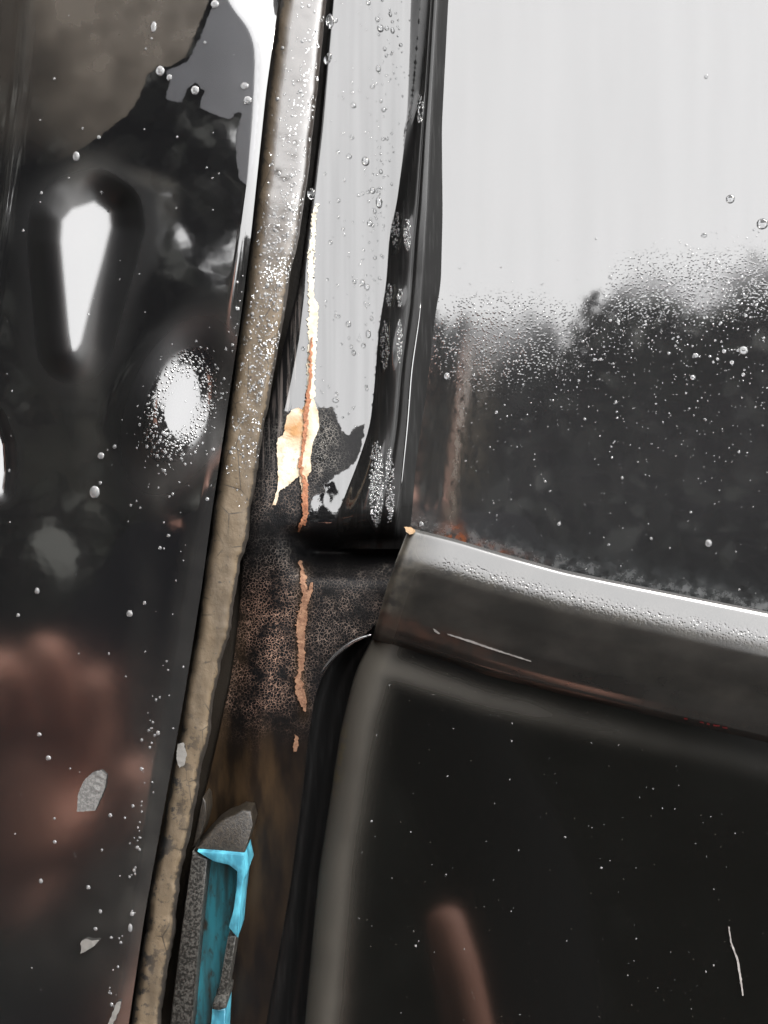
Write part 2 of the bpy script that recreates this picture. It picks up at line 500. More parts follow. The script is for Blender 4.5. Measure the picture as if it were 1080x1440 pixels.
# places where the panel is creased or blistered: outline, mirrored direction (az, el), edge softness
TEAR = [(92, 312), (104, 298), (132, 289), (149, 300), (151, 318), (140, 362), (124, 420), (109, 480), (104, 488), (101, 470), (95, 400), (90, 340)]
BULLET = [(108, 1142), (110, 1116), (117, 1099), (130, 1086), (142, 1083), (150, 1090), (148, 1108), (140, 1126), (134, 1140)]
DENTS = [(TEAR, 35, 41, 24.0), 
         ([(-30, 600), (-10, 590), (3, 625), (5, 660), (1, 690), (-30, 700)], 40, 30, 9.0)]
def h_left(X, Y, S):
    z = 0.10 * (X - 180) + 8
    e = np.maximum(X - RL(Y), 0)
    z = z - np.interp(Y, [0, 230, 330, 600], [.78, .78, .34, .22]) * (np.sqrt(e * e + 30) - math.sqrt(30))
    for poly, az, el, soft in DENTS:
        p = np.array(poly, float); c = p.mean(0)
        gx, gy = refl_slope(c[0], c[1], R(az), R(el))
        gx -= .10
        d = sdf(poly, X, Y)
        q = gx * (X - c[0]) + gy * (Y - c[1])
        w0 = 1 - sst(0, soft * 2.2, d)
        z = z + q * w0
    # soft misted swelling
    gx, gy = refl_slope(256, 566, R(40), R(32))
    a = ((X - 256) * .93 + (Y - 566) * .37) / 60; b = ((Y - 566) * .93 - (X - 256) * .37) / 84
    r2 = a * a + b * b
    z = z + ((gx - .10) * (X - 256) + gy * (Y - 566)) * np.exp(-(r2 ** 1.5))
    # pressed fold on the far left
    fx = np.interp(Y, [0, 130, 330, 500, 900], [38, 28, 0, -25, -60])
    z = z + 1.3 * np.exp(-((X - fx) / 9) ** 2)
    z = z + 1.3 * (fbm(X, Y, 190) - .5)
    return z
def a_wisp(X, Y, S):
    w_ = 0
    for x, y, rx, ry, rot, am in ((130, 235, 42, 22, -.5, .75), (205, 250, 40, 12, .35, .75), (238, 285, 16, 34, 0, .6), (118, 300, 46, 90, 0, .35),
                                  (125, 560, 20, 180, 0, .40), (232, 650, 42, 60, 0, .5), (225, 700, 12, 36, 0, .3), (60, 640, 110, 200, 0, .18),
                                  (325, 610, 14, 12, 0, .9), (205, 1000, 26, 190, 0, .35), (180, 1260, 60, 180, 0, .3), (100, 1320, 120, 80, 0, .22)):
        dx, dy = X - x, Y - y
        u = (dx * math.cos(rot) + dy * math.sin(rot)) / rx; v = (-dx * math.sin(rot) + dy * math.cos(rot)) / ry
        w_ = w_ + am * np.exp(-(u * u + v * v) ** 1.5)
    fx = np.interp(Y, [0, 130, 330, 500, 900], [38, 28, 0, -25, -60])
    w_ = w_ + .55 * np.exp(-((X - fx) / 7) ** 2) * sst(500, 0, Y)
    # grey rolled edge lower down, right above the rubber
    w_ = w_ + .45 * sst(-26, 6, X - RL(Y)) * sst(300, 480, Y)
    return np.clip(w_, 0, 1)
def blob_q(X, Y):
    a = ((X - 253) * .93 + (Y - 570) * .37) / 34; b = ((Y - 570) * .93 - (X - 253) * .37) / 62
    return np.sqrt(a * a + b * b)
def a_mistl(X, Y, S):
    q = blob_q(X, Y)
    return np.exp(-((q - 1.02) / .3) ** 2)
def a_dry(X, Y, S):
    # dried film in the flanks of the dents
    w_ = 0 * X
    for poly, az, el, soft in DENTS:
        d = sdf(poly, X, Y)
        w_ = np.maximum(w_, sst(1, 9, d) * (1 - sst(soft * .9, soft * 3.6, d)) ** .8)
    q = blob_q(X, Y)
    return np.maximum(w_, sst(1.15, 1.5, q) * (1 - sst(1.5, 3.0, q)))
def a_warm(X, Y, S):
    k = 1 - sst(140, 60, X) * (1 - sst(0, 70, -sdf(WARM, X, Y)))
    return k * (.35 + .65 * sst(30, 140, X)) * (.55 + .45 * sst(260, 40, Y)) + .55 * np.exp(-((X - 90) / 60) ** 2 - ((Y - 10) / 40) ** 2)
ysL = np.concatenate([np.arange(-300, -60, 20), np.arange(-60, 1500, 4), np.arange(1500, 1761, 20)])
left = patch('side_panel', ysL, lambda y: 0 * y - 420, lambda y: TL(y) - 3, 0, h_left, M['left'], car,
             dict(d_warm=lambda X, Y, S: sdf(WARM, X, Y), d_cool=lambda X, Y, S: sdf(COOL, X, Y), wisp=a_wisp, warm_amt=a_warm, mist=a_mistl, soft=lambda X, Y, S: sst(780, 940, Y) + 0 * X, dry=a_dry), thick=30,
             sdist=np.concatenate([np.linspace(0, .42, 24), np.linspace(.42, 1, 151)[1:]]))
left['label'] = 'glossy black panel left of the brown rubber strip, with white sky reflections'

# ---- brown rubber strip
def h_tan(X, Y, S):
    z = -16 + 15 * (1 - np.abs(2 * S - 1) ** 5) - 9 * S
    z = z + 3.0 * (fbm(X, Y, 26) - .5)
    rag = sst(1000, 1150, Y)
    return z - rag * 10 * sst(.5, .62, fbm(X + 300, Y, 34)) * sst(.2, .0, S * (1 - S))
rag = lambda y, k: (6 * (vnoise(y, 0 * y + k, 47) - .5) + 3.5 * (vnoise(y + 7, 0 * y + k, 19) - .5) + 2 * (vnoise(y, 0 * y + k, 7) - .5)) * (.25 + .75 * sst(350, 700, y))
tan = patch('weatherstrip', np.arange(-300, 1760, 3), lambda y: TL(y) + rag(y, 3) * .5, lambda y: TR(y) + rag(y, 9), 24, h_tan, M['tan'], car,
            dict(wet=lambda X, Y, S: sst(470, 230, Y) * sst(.12, .34, S), edge=lambda X, Y, S: np.abs(2 * S - 1) ** 5 * (.5 + .2 * S) + .10 * sst(.4, 1, S) * sst(500, 700, Y) + .10 * sst(950, 1150, Y),
                 chip=lambda X, Y, S: sst(960, 1060, Y) * (.35 + .65 * sst(.75, .1, S))), thick=40)
tan['label'] = 'tan dirt-stained rubber strip running down beside the pillar'

# ---- pillar
WETP = [(452, -400), (640, -400), (600, -80), (592, 0), (577, 150), (560, 290), (545, 400), (533, 460), (526, 550), (521, 600), (507, 650), (492, 685), (474, 720), (468, 736), (445, 734), (432, 731), (437, 712), (440, 697), (458, 693), (455, 684), (472, 668), (490, 659), (504, 644), (512, 612), (512, 597), (500, 600), (490, 613), (482, 606), (475, 590), (468, 572), (448, 573), (440, 582), (428, 588), (410, 578), (398, 577), (404, 540), (408, 500), (418, 430), (438, 270), (440, 130)]
WETQ = [(478, 746), (487, 741), (498, 748), (497, 755), (480, 753)]
DARKS = [(470, 575), (480, 606), (490, 614), (512, 600), (512, 620), (502, 648), (488, 658), (474, 664), (474, 600)]
PRE = curve([(-300, 626), (-60, 612), (0, 608), (180, 600), (300, 588), (440, 574), (550, 561), (650, 552), (730, 550), (760, 562), (790, 566), (840, 546), (885, 526), (898, 508), (915, 480), (940, 457), (980, 442), (1050, 432), (1110, 426), (1250, 408), (1440, 374), (1760, 310)])
GXP, GYP = refl_slope(480, 700, R(38), R(32))
def h_pillar(X, Y, S):
    gl = GR(Y)
    zu = -26 + GXP * (X - 430) * .85 + GYP * (Y - 740) * .6
    zu = zu + 2.2 * np.exp(-((X - np.interp(Y, [0, 740], [505, 500])) / 10) ** 2) * sst(300, 100, Y) * 0
    # rolled left flange, wide lower down
    fw = np.interp(Y, [0, 380, 480, 640, 760], [6, 8, 26, 34, 20])
    e = np.clip(1 - (X - gl) / fw, 0, 1)
    zu = zu - 20 * e * e * np.interp(Y, [0, 400, 500], [.4, .6, 1])
    # lower half, set back under a ledge
    zl = -58 + .10 * (X - 430) - 10 * np.exp(-((X - 520) / 40) ** 2) * sst(900, 780, Y)
    zl = zl - 26 * sst(385, 330, X + (Y - 900) * .12) * sst(700, 960, Y)
    zl = zl - 14 * sst(980, 1110, Y)
    kx = sst(385, 440, X)
    step = kx * sst(744, 768, Y + 8 * np.sin(X * .05)) + (1 - kx) * sst(690, 880, Y)
    z = zu * (1 - step) + zl * step
    # shadowed pocket right under the ledge
    z = z - 75 * np.exp(-((Y - 776) / 25) ** 2) * sst(395, 450, X)
    z = z + 1.6 * (fbm(X, Y, 30) - .5) * sst(540, 760, Y)
    return z
def a_crack(X, Y, S):
    c = sst(560, 600, Y) * sst(1085, 885, Y + 110 * (fbm(X, Y, 50) - .5))
    c = c * (.45 + .55 * sst(760, 860, Y)) * (1 - .75 * sst(790, 740, Y) * sst(730, 750, Y))
    c = c * (1 - .9 * sst(3, -3, sdf(DARKS, X, Y)))
    c = c * (1 - .75 * np.exp(-((Y - 782) / 20) ** 2) * sst(400, 430, X))
    c = c * (.55 + .6 * np.exp(-((X - (372 - .08 * (Y - 900))) / 40) ** 2) + .35 * np.exp(-((X - 480) / 40) ** 2 - ((Y - 885) / 50) ** 2))
    c = c + .9 * np.exp(-((X - 455) / 24) ** 2 - ((Y - 630) / 60) ** 2)
    return np.clip(c, 0, 1.3)
def a_brown(X, Y, S):
    b = sst(980, 1110, Y) * np.exp(-((X - (328 - .25 * (Y - 1080))) / 70) ** 2) * sst(1500, 1150, Y)
    b = b + .55 * sst(1.0, .0, (X - GR(Y)) / 34) * sst(780, 900, Y)
    b = b + .25 * sst(1000, 1120, Y)
    b = b + .9 * np.exp(-((X - np.interp(Y, [790, 850, 950, 1000], [424, 427, 421, 428])) / 9) ** 2) * sst(785, 810, Y) * sst(1030, 990, Y)
    return np.clip(b, 0, 1)
ysP = np.unique(np.concatenate([np.arange(-300, 560, 6), np.arange(560, 1080, 3), np.arange(1080, 1760, 8)]))
pillar = patch('pillar', ysP, lambda y: GR(y), lambda y: PRE(y), 96, h_pillar, M['pillar'], car,
               dict(d_wet=lambda X, Y, S: np.minimum(sdf(WETP, X, Y), sdf(WETQ, X, Y)), crack=a_crack, brown=a_brown,
                    warm=lambda X, Y, S: np.clip(sst(760, 860, Y) * (.35 + .65 * sst(460, 380, X)) + .5 * np.exp(-((X - 400) / 40) ** 2 - ((Y - 700) / 40) ** 2), 0, 1),
                    streak=lambda X, Y, S: sst(380, 440, Y) * sst(760, 640, Y) * sst(32, 24, X - GR(Y)) * sst(0, 6, X - GR(Y))), thick=40)
pillar['label'] = 'black pillar with crazed paint and an orange rust line down its middle'

# ---- groove floor behind the strip
patch('groove', np.arange(-300, 1760, 20), lambda y: TL(y) - 14, lambda y: GR(y) + 16, 5, lambda X, Y, S: np.minimum(-75, h_pillar(GR(Y) + 8, Y, S) - 24 * sst(900, 700, Y) - 6), M['grime'], car,
      dict(dull=lambda X, Y, S: 0 * X + .3), thick=10)

# ---- added black sheet behind the gaps: blocks light and paints their shade
prism('gap_backing', [(-430, -310), (1520, -310), (1520, 1790), (-430, 1790)], -330, -270, M['gap_shade'], car, bevel=0)

# ---- window
GXW, GYW = refl_slope(850, 430, R(2), R(39))
def h_win(X, Y, S):
    z = -14 + GXW * (X - 1160) + GYW * (Y - 860)
    z = z - .5 * np.exp(-((X - (WL(Y) + 44)) / 14) ** 2) * sst(400, 500, Y)
    z = z + 1.2 * (fbm(X, Y, 300) - .5)
    return z
# ---- rubber seal between pillar and window
CREST = curve([(-300, 632), (-60, 617), (0, 614), (180, 604), (300, 599), (440, 590), (520, 578), (600, 572), (690, 563), (775, 552)])
def h_seal(X, Y, S):
    sl, cr, sr = SL(Y), CREST(Y), SR(Y)
    base = h_pillar(sl, Y, S) - 3
    t1 = np.clip((X - sl) / (cr - sl), 0, 1); t2 = np.clip((X - cr) / (sr - cr + 2), 0, 1)
    wave = 0
    for yc, am, sg in ((150, 5, 24), (325, 5, 26), (415, 3, 14), (485, 5, 34), (680, 6, 60)):
        wave = wave + am * np.exp(-((Y - yc) / sg) ** 2)
    hw_ = h_win(sr, Y, S)
    topz = np.maximum(base, hw_) + 24
    topz = topz - 34 * sst(715, 775, Y)
    z = base + (topz - base) * (1 - (1 - np.clip(t1 / .72, 0, 1)) ** 2.0)
    z = z + wave * np.sin(np.pi * np.clip((t1 - .1) / .55, 0, 1)) ** 2
    z = z - 3.5 * np.exp(-((t1 - .74) / .05) ** 2)
    z = z - (topz + 3 - hw_) * t2 ** .8
    return z
def a_wetspot(X, Y, S):
    w_ = 0 * X
    for yc, h in ((152, 24), (328, 28), (418, 16), (486, 36), (680, 62)):
        for sc0, wd in ((.16, .10), (.36, .07)):
            w_ = w_ + (1.0 if sc0 < .3 else .45) * sst(1.15, .8, ((Y - yc) / h) ** 2 + ((S - sc0) / wd) ** 2)
    return np.clip(w_ + .5 * np.exp(-((S - .62) / .10) ** 2) * sst(400, 250, Y), 0, 1)
sd = np.unique(np.concatenate([np.linspace(0, 1, 50)]))
seal = patch('window_seal', np.arange(-300, 775, 4), SL, SR, 60, h_seal, M['seal'], car,
             dict(wetspot=a_wetspot, wall=lambda X, Y, S: sst(-2, 4, X - CREST(Y)) + .6 * sst(690, 750, Y), dull=lambda X, Y, S: np.clip(.25 * sst(.35, .7, S) + .25 * vnoise(X, Y, 40), 0, 1)), thick=90)
seal['label'] = 'glossy black rubber bead along the window edge'

def a_dust(X, Y, S):
    return np.clip(.5 + .2 * sst(500, 760, Y) - .35 * sst(640, 840, Y) * sst(650, 760, X), 0, 1)
def a_grime(X, Y, S):
    gx = np.interp(Y, [440, 560, 680, 745], [664, 650, 637, 634])
    g = np.exp(-((X - gx) / 9) ** 2) * sst(430, 560, Y) * .65
    g = g + .25 * np.exp(-((X - gx - 26) / 22) ** 2) * sst(430, 520, Y) * sst(745, 640, Y)
    g = g + .10 * sst(gx + 4, gx - 14, X) * sst(460, 560, Y)
    return np.clip(g, 0, 1)
def a_mist(X, Y, S):
    return np.exp(-((X - 700) / 75) ** 2 - ((Y - 485) / 55) ** 2) + .6 * sst(840, 900, X) * np.exp(-((Y - 400) / 40) ** 2)
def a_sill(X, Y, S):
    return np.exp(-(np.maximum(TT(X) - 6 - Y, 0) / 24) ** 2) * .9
def a_rustw(X, Y, S):
    return np.exp(-((TT(X) - 2 - Y) / 6) ** 2) * sst(605, 640, X) * sst(790, 660, X) + np.exp(-((X - 636) / 14) ** 2 - ((Y - 750) / 14) ** 2)
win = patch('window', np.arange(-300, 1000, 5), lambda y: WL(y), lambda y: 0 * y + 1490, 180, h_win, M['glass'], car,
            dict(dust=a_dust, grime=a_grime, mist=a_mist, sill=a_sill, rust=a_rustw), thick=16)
win['label'] = 'dark window half mirroring white sky above a black tree line'

edge_ = [(CREST(y_) + .6, y_, float(h_seal(np.array([CREST(y_)]), np.array([float(y_)]), np.array([0.]))[0]) + .2) for y_ in range(424, 700, 12)]
EDGE_PTS = edge_

# ---- trim bar under the window
TN = 64
s = np.linspace(0, 1, TN)
xl = np.interp(s, [0, .3, .6, 1], [575, 557, 541, 524])
Sx = np.repeat(s[:, None], 150, 1)
t = np.linspace(0, 1, 150)[None, :]
Xt = xl[:, None] + (1490 - xl[:, None]) * t ** 1.5
Yt = TT(Xt) + (TB(Xt) - TT(Xt)) * Sx
def h_trim(S):
    return np.interp(S, [0, .02, .2, .26, .34, .5, .75, .88, .95, 1], [8, 17, 26.5, 29, 30, 27, 19, 11, 2, -20])
Zt = h_trim(Sx)
for _ in range(1): Zt[1:-1] = (Zt[:-2] + 2 * Zt[1:-1] + Zt[2:]) / 4
Zt = Zt - 8 * np.exp(-((Xt - xl[:, None]) / 5) ** 2)
def tr(fn): return lambda X, Y, S_: fn(X, Y, Sx)
trim = sheet('belt_trim', Xt[::-1], Yt[::-1], Zt[::-1], Sx[::-1], M['trim'], car,
      dict(worn=lambda X, Y, S: np.clip(.85 * np.exp(-(np.maximum(X - np.interp(S, [0, 1], [575, 524]), 0) / 26) ** 2) + .3 * np.exp(-((S - .27) / .05) ** 2), 0, 1),
           rust_toned=lambda X, Y, S: np.exp(-((S - .82) / .08) ** 2) * sst(745, 640, X) * .9,
           wetrim=lambda X, Y, S: sst(.30, .18, S) * sst(560, 640, X),
           beads=lambda X, Y, S: np.exp(-((S - .21) / .06) ** 2) * sst(590, 640, X)), thick=30)
trim['label'] = 'dark curved trim bar under the window with a bright wet top edge'

# ---- lower door panel
LE = curve([(880, 530), (905, 520), (917, 512), (950, 498), (1027, 479), (1113, 466), (1229, 448), (1400, 432), (1760, 402)])
Yd = np.concatenate([np.linspace(0, .16, 40), np.linspace(.165, 1, 120)])[:, None]
sdx = np.concatenate([np.linspace(0, .2, 50), np.linspace(.21, 1, 70)])[None, :]
# rows follow the trim bar at the top and level out below
XX = np.zeros((160, 120)); YY = np.zeros((160, 120))
for it in range(3):
    top_ = TB(XX if it else 520 + 960 * np.repeat(sdx, 160, 0)) - 36
    YY = top_ + (1740 - top_) * Yd
    XX = LE(YY) + (1490 - LE(YY)) * sdx
def edge_d(X, Y):
    a = np.maximum(X - LE(Y), 0); b = np.maximum(Y - TB(X) + 32, 0)
    r = 38.0
    ua, ub = np.maximum(r - a, 0), np.maximum(r * .6 - b, 0) / .6
    return np.clip(r - np.sqrt(ua * ua + ub * ub), 0, r) / r, a, b
def h_low(X, Y):
    e, a, b = edge_d(X, Y)
    return -72 + 56 * np.sqrt(np.clip(1 - (1 - e) ** 2, 0, 1)) + 1.5 * (fbm(X, Y, 260) - .5)
def a_edge_sheen(X, Y, S):
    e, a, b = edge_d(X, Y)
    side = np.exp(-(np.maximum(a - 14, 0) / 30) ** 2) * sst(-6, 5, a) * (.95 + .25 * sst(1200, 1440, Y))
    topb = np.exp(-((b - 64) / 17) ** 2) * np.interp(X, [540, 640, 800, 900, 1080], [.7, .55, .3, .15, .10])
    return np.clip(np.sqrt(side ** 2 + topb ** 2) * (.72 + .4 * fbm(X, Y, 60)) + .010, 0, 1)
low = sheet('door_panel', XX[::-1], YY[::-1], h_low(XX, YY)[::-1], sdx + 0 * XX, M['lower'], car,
      dict(edge_sheen=a_edge_sheen, clay=lambda X, Y, S: np.exp(-((X - LE(Y) - 5) / 6) ** 2) * sst(1010, 1040, Y) * sst(1130, 1090, Y)), thick=24)
low['label'] = 'black lower door panel with a rounded grey corner, below the trim bar'

patch('door_jamb', np.arange(880, 1760, 10), lambda y: PRE(y) - 12, lambda y: LE(y) + 24, 12, lambda X, Y, S: -104 + 22 * np.sin(S * 9) * S, M['seal'], car,
      dict(dull=lambda X, Y, S: .35 + 0 * X, wall=lambda X, Y, S: .5 * sst(960, 880, Y) + 0 * X), thick=8)

# ---- edge lip of the opening round the door corner
lip = [(522, 893), (511, 896), (497, 902), (483, 911), (470, 922), (458, 936), (450, 948)]
def tube(name, pts, rad, mat, parent, seg=8):
    pts = [Vector(P(np.float64(x), np.float64(y), z)) for x, y, z in pts]
    V, F = [], []
    n = len(pts)
    for i, p in enumerate(pts):
        d = (pts[min(i + 1, n - 1)] - pts[max(i - 1, 0)]).normalized()
        a = d.cross(Vector((0, 0, 1))).normalized(); b = d.cross(a)
        r = (rad[i] if isinstance(rad, (list, tuple)) else rad) * U
        for k in range(seg):
            q = 2 * math.pi * k / seg
            V.append(p + a * r * math.cos(q) + b * r * math.sin(q))
    for i in range(n - 1):
        for k in range(seg):
            F.append((i * seg + k, i * seg + (k + 1) % seg, (i + 1) * seg + (k + 1) % seg, (i + 1) * seg + k))
    V.append(pts[0]); V.append(pts[-1])
    me = bpy.data.meshes.new(name)
    F2 = F + [(len(V) - 2, (k + 1) % seg, k, k) [:3] for k in range(seg)] + [(len(V) - 1, (n - 1) * seg + k, (n - 1) * seg + (k + 1) % seg) for k in range(seg)]
    me.from_pydata([tuple(v) for v in V], [], F2)
    me.attributes.new('pc', 'FLOAT_VECTOR', 'POINT').data.foreach_set('vector', (np.array([tuple(v) for v in V]) / U * .01).ravel())
    for p in me.polygons: p.use_smooth = True
    me.materials.append(mat)
    return new_obj(name, me, parent)
tube('glint_bead', EDGE_PTS, [.3 + 1.1 * math.sin(math.pi * i / (len(EDGE_PTS) - 1)) ** .5 for i in range(len(EDGE_PTS))], simple('glossy black glint bead', (.01, .01, .01), .05, ior=2.4), seal)  # thin tube added so the seal crest catches a sky highlight
lip_glint = simple('glossy lip highlight', (0.05, 0.05, 0.05), .12, ior=2.2)  # paler, glossier material gives the lip its arc highlight
tube('opening_lip', [(x, y, -40) for x, y in lip], [1.5, 2.2, 2.6, 2.6, 2.2, 1.6, .6], lip_glint, pillar)

# ---- filler patch and rust on the pillar (sub-parts)
def flake(name, poly, mat, parent, hf, lift=2.2, step=2.2, attrs=None, rough=1.0):
    """a chipped-edge flake that follows the surface under it"""
    p = np.array(poly, float)
    dense = []
    for i in range(len(p)):
        a, b = p[i], p[(i + 1) % len(p)]
        m = max(1, int(np.hypot(*(b - a)) / step))
        for k in range(m):
            q = a + (b - a) * k / m
            dense.append(q + rng.normal(0, rough * .5, 2))
    dense = np.array(dense)
    bm = bmesh.new()
    vs = [bm.verts.new((x, -y, 0)) for x, y in dense]
    es = [bm.edges.new((vs[i], vs[(i + 1) % len(vs)])) for i in range(len(vs))]
    bmesh.ops.triangle_fill(bm, edges=es, use_beauty=True)
    bm.verts.ensure_lookup_table()
    bmesh.ops.subdivide_edges(bm, edges=[e for e in bm.edges if not e.is_boundary and e.calc_length() > 8], cuts=2, use_grid_fill=True)
    bmesh.ops.triangulate(bm, faces=bm.faces)
    for f in bm.faces:
        f.normal_update()
        if f.normal.z < 0: f.normal_flip()
    ex = bmesh.ops.extrude_face_region(bm, geom=bm.faces[:])
    nv = set(g for g in ex['geom'] if isinstance(g, bmesh.types.BMVert))
    bm.verts.index_update()
    co = np.array([(v.co.x, -v.co.y) for v in bm.verts]); up = np.array([v in nv for v in bm.verts])
    z = hf(co[:, 0], co[:, 1], 0 * co[:, 0])
    z = np.where(up, z + lift + .8 * vnoise(co[:, 0], co[:, 1], 5), z - 3)
    W = P(co[:, 0], co[:, 1], z)
    for v, c_ in zip(bm.verts, W): v.co = c_
    bmesh.ops.recalc_face_normals(bm, faces=bm.faces)
    me = bpy.data.meshes.new(name)
    bm.to_mesh(me); bm.free()
    me.attributes.new('pc', 'FLOAT_VECTOR', 'POINT').data.foreach_set('vector', (np.concatenate([co, z[:, None]], 1) * .01).astype(np.float32).ravel())
    for k, fn in (attrs or {}).items():
        me.attributes.new(k, 'FLOAT', 'POINT').data.foreach_set('value', fn(co[:, 0], co[:, 1]).astype(np.float32))
    me.materials.append(mat)
    return new_obj(name, me, parent)

def ribbon(pts):
    """(x, y, half width) list -> outline"""
    return [(x - w_, y) for x, y, w_ in pts] + [(x + w_, y) for x, y, w_ in pts[::-1]]

FILL = [(426, 577), (420, 573), (412, 576), (404, 584), (400, 601), (399, 610), (391, 616), (389, 626), (390, 647), (391, 670), (390, 687), (383, 710), (388, 710), (394, 689), (401, 686), (410, 678), (421, 668), (424, 690), (426, 712), (431, 712), (433, 690), (432, 670), (438, 662), (437, 647), (439, 626), (443, 615), (449, 601), (448, 581), (443, 567), (440, 556), (432, 556)]
stain = lambda x, y: np.clip(1.1 * np.exp(-((x - 415) / 14) ** 2 - ((y - 602) / 20) ** 2) + .55 * np.exp(-((x - 428) / 6) ** 2) + .10 * fbm(x, y, 14) + .55 * np.exp(-(sdf(FILL, x, y) / 2.2) ** 2) * vnoise(x, y, 9), 0, 1)
fl = flake('filler_patch', FILL, M['primer'], pillar, h_pillar, 2.4, attrs=dict(stain=stain, fleck=lambda x, y: np.exp(-((x - 412) / 12) ** 2 - ((y - 650) / 16) ** 2)))
fl['label'] = 'cream patch of bare filler with a yellow stain'
SEAM = [(446, 285, 1.5), (442, 300, 3), (440, 330, 3), (438, 360, 5), (437, 390, 3.5), (438, 415, 4), (442, 432, 6), (440, 450, 7), (440, 470, 6), (439, 490, 6), (438, 515, 5), (437, 540, 5.5), (437, 558, 6)]
fs = flake('bare_seam', ribbon(SEAM), M['primer'], pillar, h_pillar, 1.6, attrs=dict(stain=lambda x, y: .25 * sst(380, 440, y) * sst(560, 430, y) + 0 * x, fleck=lambda x, y: sst(440, 360, y)), rough=2.0)
fs['label'] = 'cream line of bare metal where paint has split along the seam'
RUST1 = [(438, 474, 1.0), (437, 500, 2.0), (436, 530, 2.6), (434, 550, 3.2), (433, 565, 4.5), (433, 580, 4), (430, 600, 3), (427, 620, 3.4), (425, 638, 3), (422, 652, 4.2), (425, 664, 3), (428, 680, 3.6), (430, 700, 4), (430, 712, 4), (429, 728, 4), (424, 738, 4), (419, 748, 2)]
r1 = flake('rust_streak', ribbon([(x_ + rng.normal(0, .8), y_, w_ * rng.uniform(.55, 1.0)) for x_, y_, w_ in RUST1]), M['rust'], pillar, h_pillar, 4.2, rough=2.0)
r1['label'] = 'bright orange rust line through the cream patch'
RUST2 = [(422, 788, 1), (424, 800, 3), (427, 819, 4), (428, 838, 5), (427, 852, 7), (425, 870, 7), (424, 890, 6.5), (424, 917, 5.5), (422, 942, 4.5), (420, 952, 5), (423, 977, 7), (427, 990, 5), (429, 1000, 1)]
r2 = flake('rust_streak', ribbon([(x_ + rng.normal(0, .8), y_, w_ * rng.uniform(.7, 1.05)) for x_, y_, w_ in RUST2]), M['pale_rust'], pillar, h_pillar, 3.2, rough=2.4)
r2['label'] = 'pale peach rust line below the ledge'
flake('rust_fork', [(429, 842), (434, 828), (437, 819), (441, 819), (440, 828), (436, 840), (433, 850)], M['pale_rust'], pillar, h_pillar, 3.4)
flake('rust_chip', [(415, 1033), (419, 1036), (420, 1046), (417, 1056), (413, 1058), (412, 1048)], M['pale_rust'], pillar, h_pillar, 2.6)

# ---- bracket with blue paint at the foot of the pillar
bracket = bpy.data.objects.new('bracket', None); C.objects.link(bracket); bracket.parent = car
bracket.location = P(np.float64(300), np.float64(1300), -40)
inv = Matrix.Translation(-bracket.location)
def bpart(*a, **k):
    o = prism(*a, bracket, **k)
    o.matrix_parent_inverse = inv
    return o
bpart('top_face', [(273, 1196), (288, 1178), (304, 1160), (318, 1150), (330, 1146), (341, 1139), (353, 1141), (356, 1160), (349, 1184), (344, 1200), (320, 1199)], -75, -33, M['dusty'], bevel=4, tilt=(0, .28))
bpart('side_rail', [(270, 1199), (292, 1209), (281, 1310), (266, 1480), (234, 1480), (252, 1330)], -70, -22, M['speck'], bevel=3)
bpart('side_rail', [(320, 1318), (332, 1316), (325, 1360), (312, 1440), (305, 1480), (296, 1480), (306, 1400)], -70, -30, M['speck'], bevel=2)
bpart('recess_floor', [(288, 1206), (336, 1206), (328, 1300), (300, 1480), (262, 1480), (276, 1330)], -72, -52, M['blue'], bevel=0, tilt=(-.1, 0))
bpart('blue_lip', [(277, 1198), (310, 1200), (343, 1203), (348, 1226), (342, 1240), (338, 1275), (334, 1320), (327, 1312), (321, 1304), (328, 1280), (332, 1250), (333, 1226), (322, 1217), (300, 1212)], -70, -16, M['blue2'], bevel=2.5)
bpart('clip_tab', [(298, 1421), (317, 1419), (314, 1480), (293, 1480)], -70, -24, M['blue2'], bevel=2)
bpart('clip_cap', [(299, 1412), (308, 1408), (318, 1411), (318, 1418), (308, 1421), (298, 1420)], -70, -14, M['speck'], bevel=2)
bracket['label'] = 'small gritty bracket with bright blue paint at the foot of the pillar'
prism('metal_tab', [(277, 1160), (285, 1122), (289, 1128), (290, 1148), (284, 1172), (275, 1190), (270, 1192)], -80, -38, M['dusty'], car, bevel=2)

# ---- residue flakes and a sky glint on the left panel
flake('residue_and_glint', [(250, 1046), (258, 1044), (263, 1062), (259, 1076), (252, 1080), (248, 1068)], M['blister'], tan, lambda x, y, s: h_tan(x, y, .3 + 0 * x), 3)
for poly in ([(113, 1325), (122, 1320), (129, 1323), (139, 1322), (133, 1330), (120, 1338), (112, 1341), (114, 1333)],
             [(152, 1440), (158, 1424), (164, 1410), (170, 1408), (168, 1420), (161, 1436), (156, 1444)]):
    o = flake('residue_and_glint', poly, M['blister'], left, h_left, 2.5)
o = flake('residue_and_glint', BULLET, M['sky_glint'], left, h_left, 2.0, rough=.5)  # sky reflection modelled as a pale flake
o['label'] = 'pale bullet-shaped sky glint built as a flake on the lower left panel'

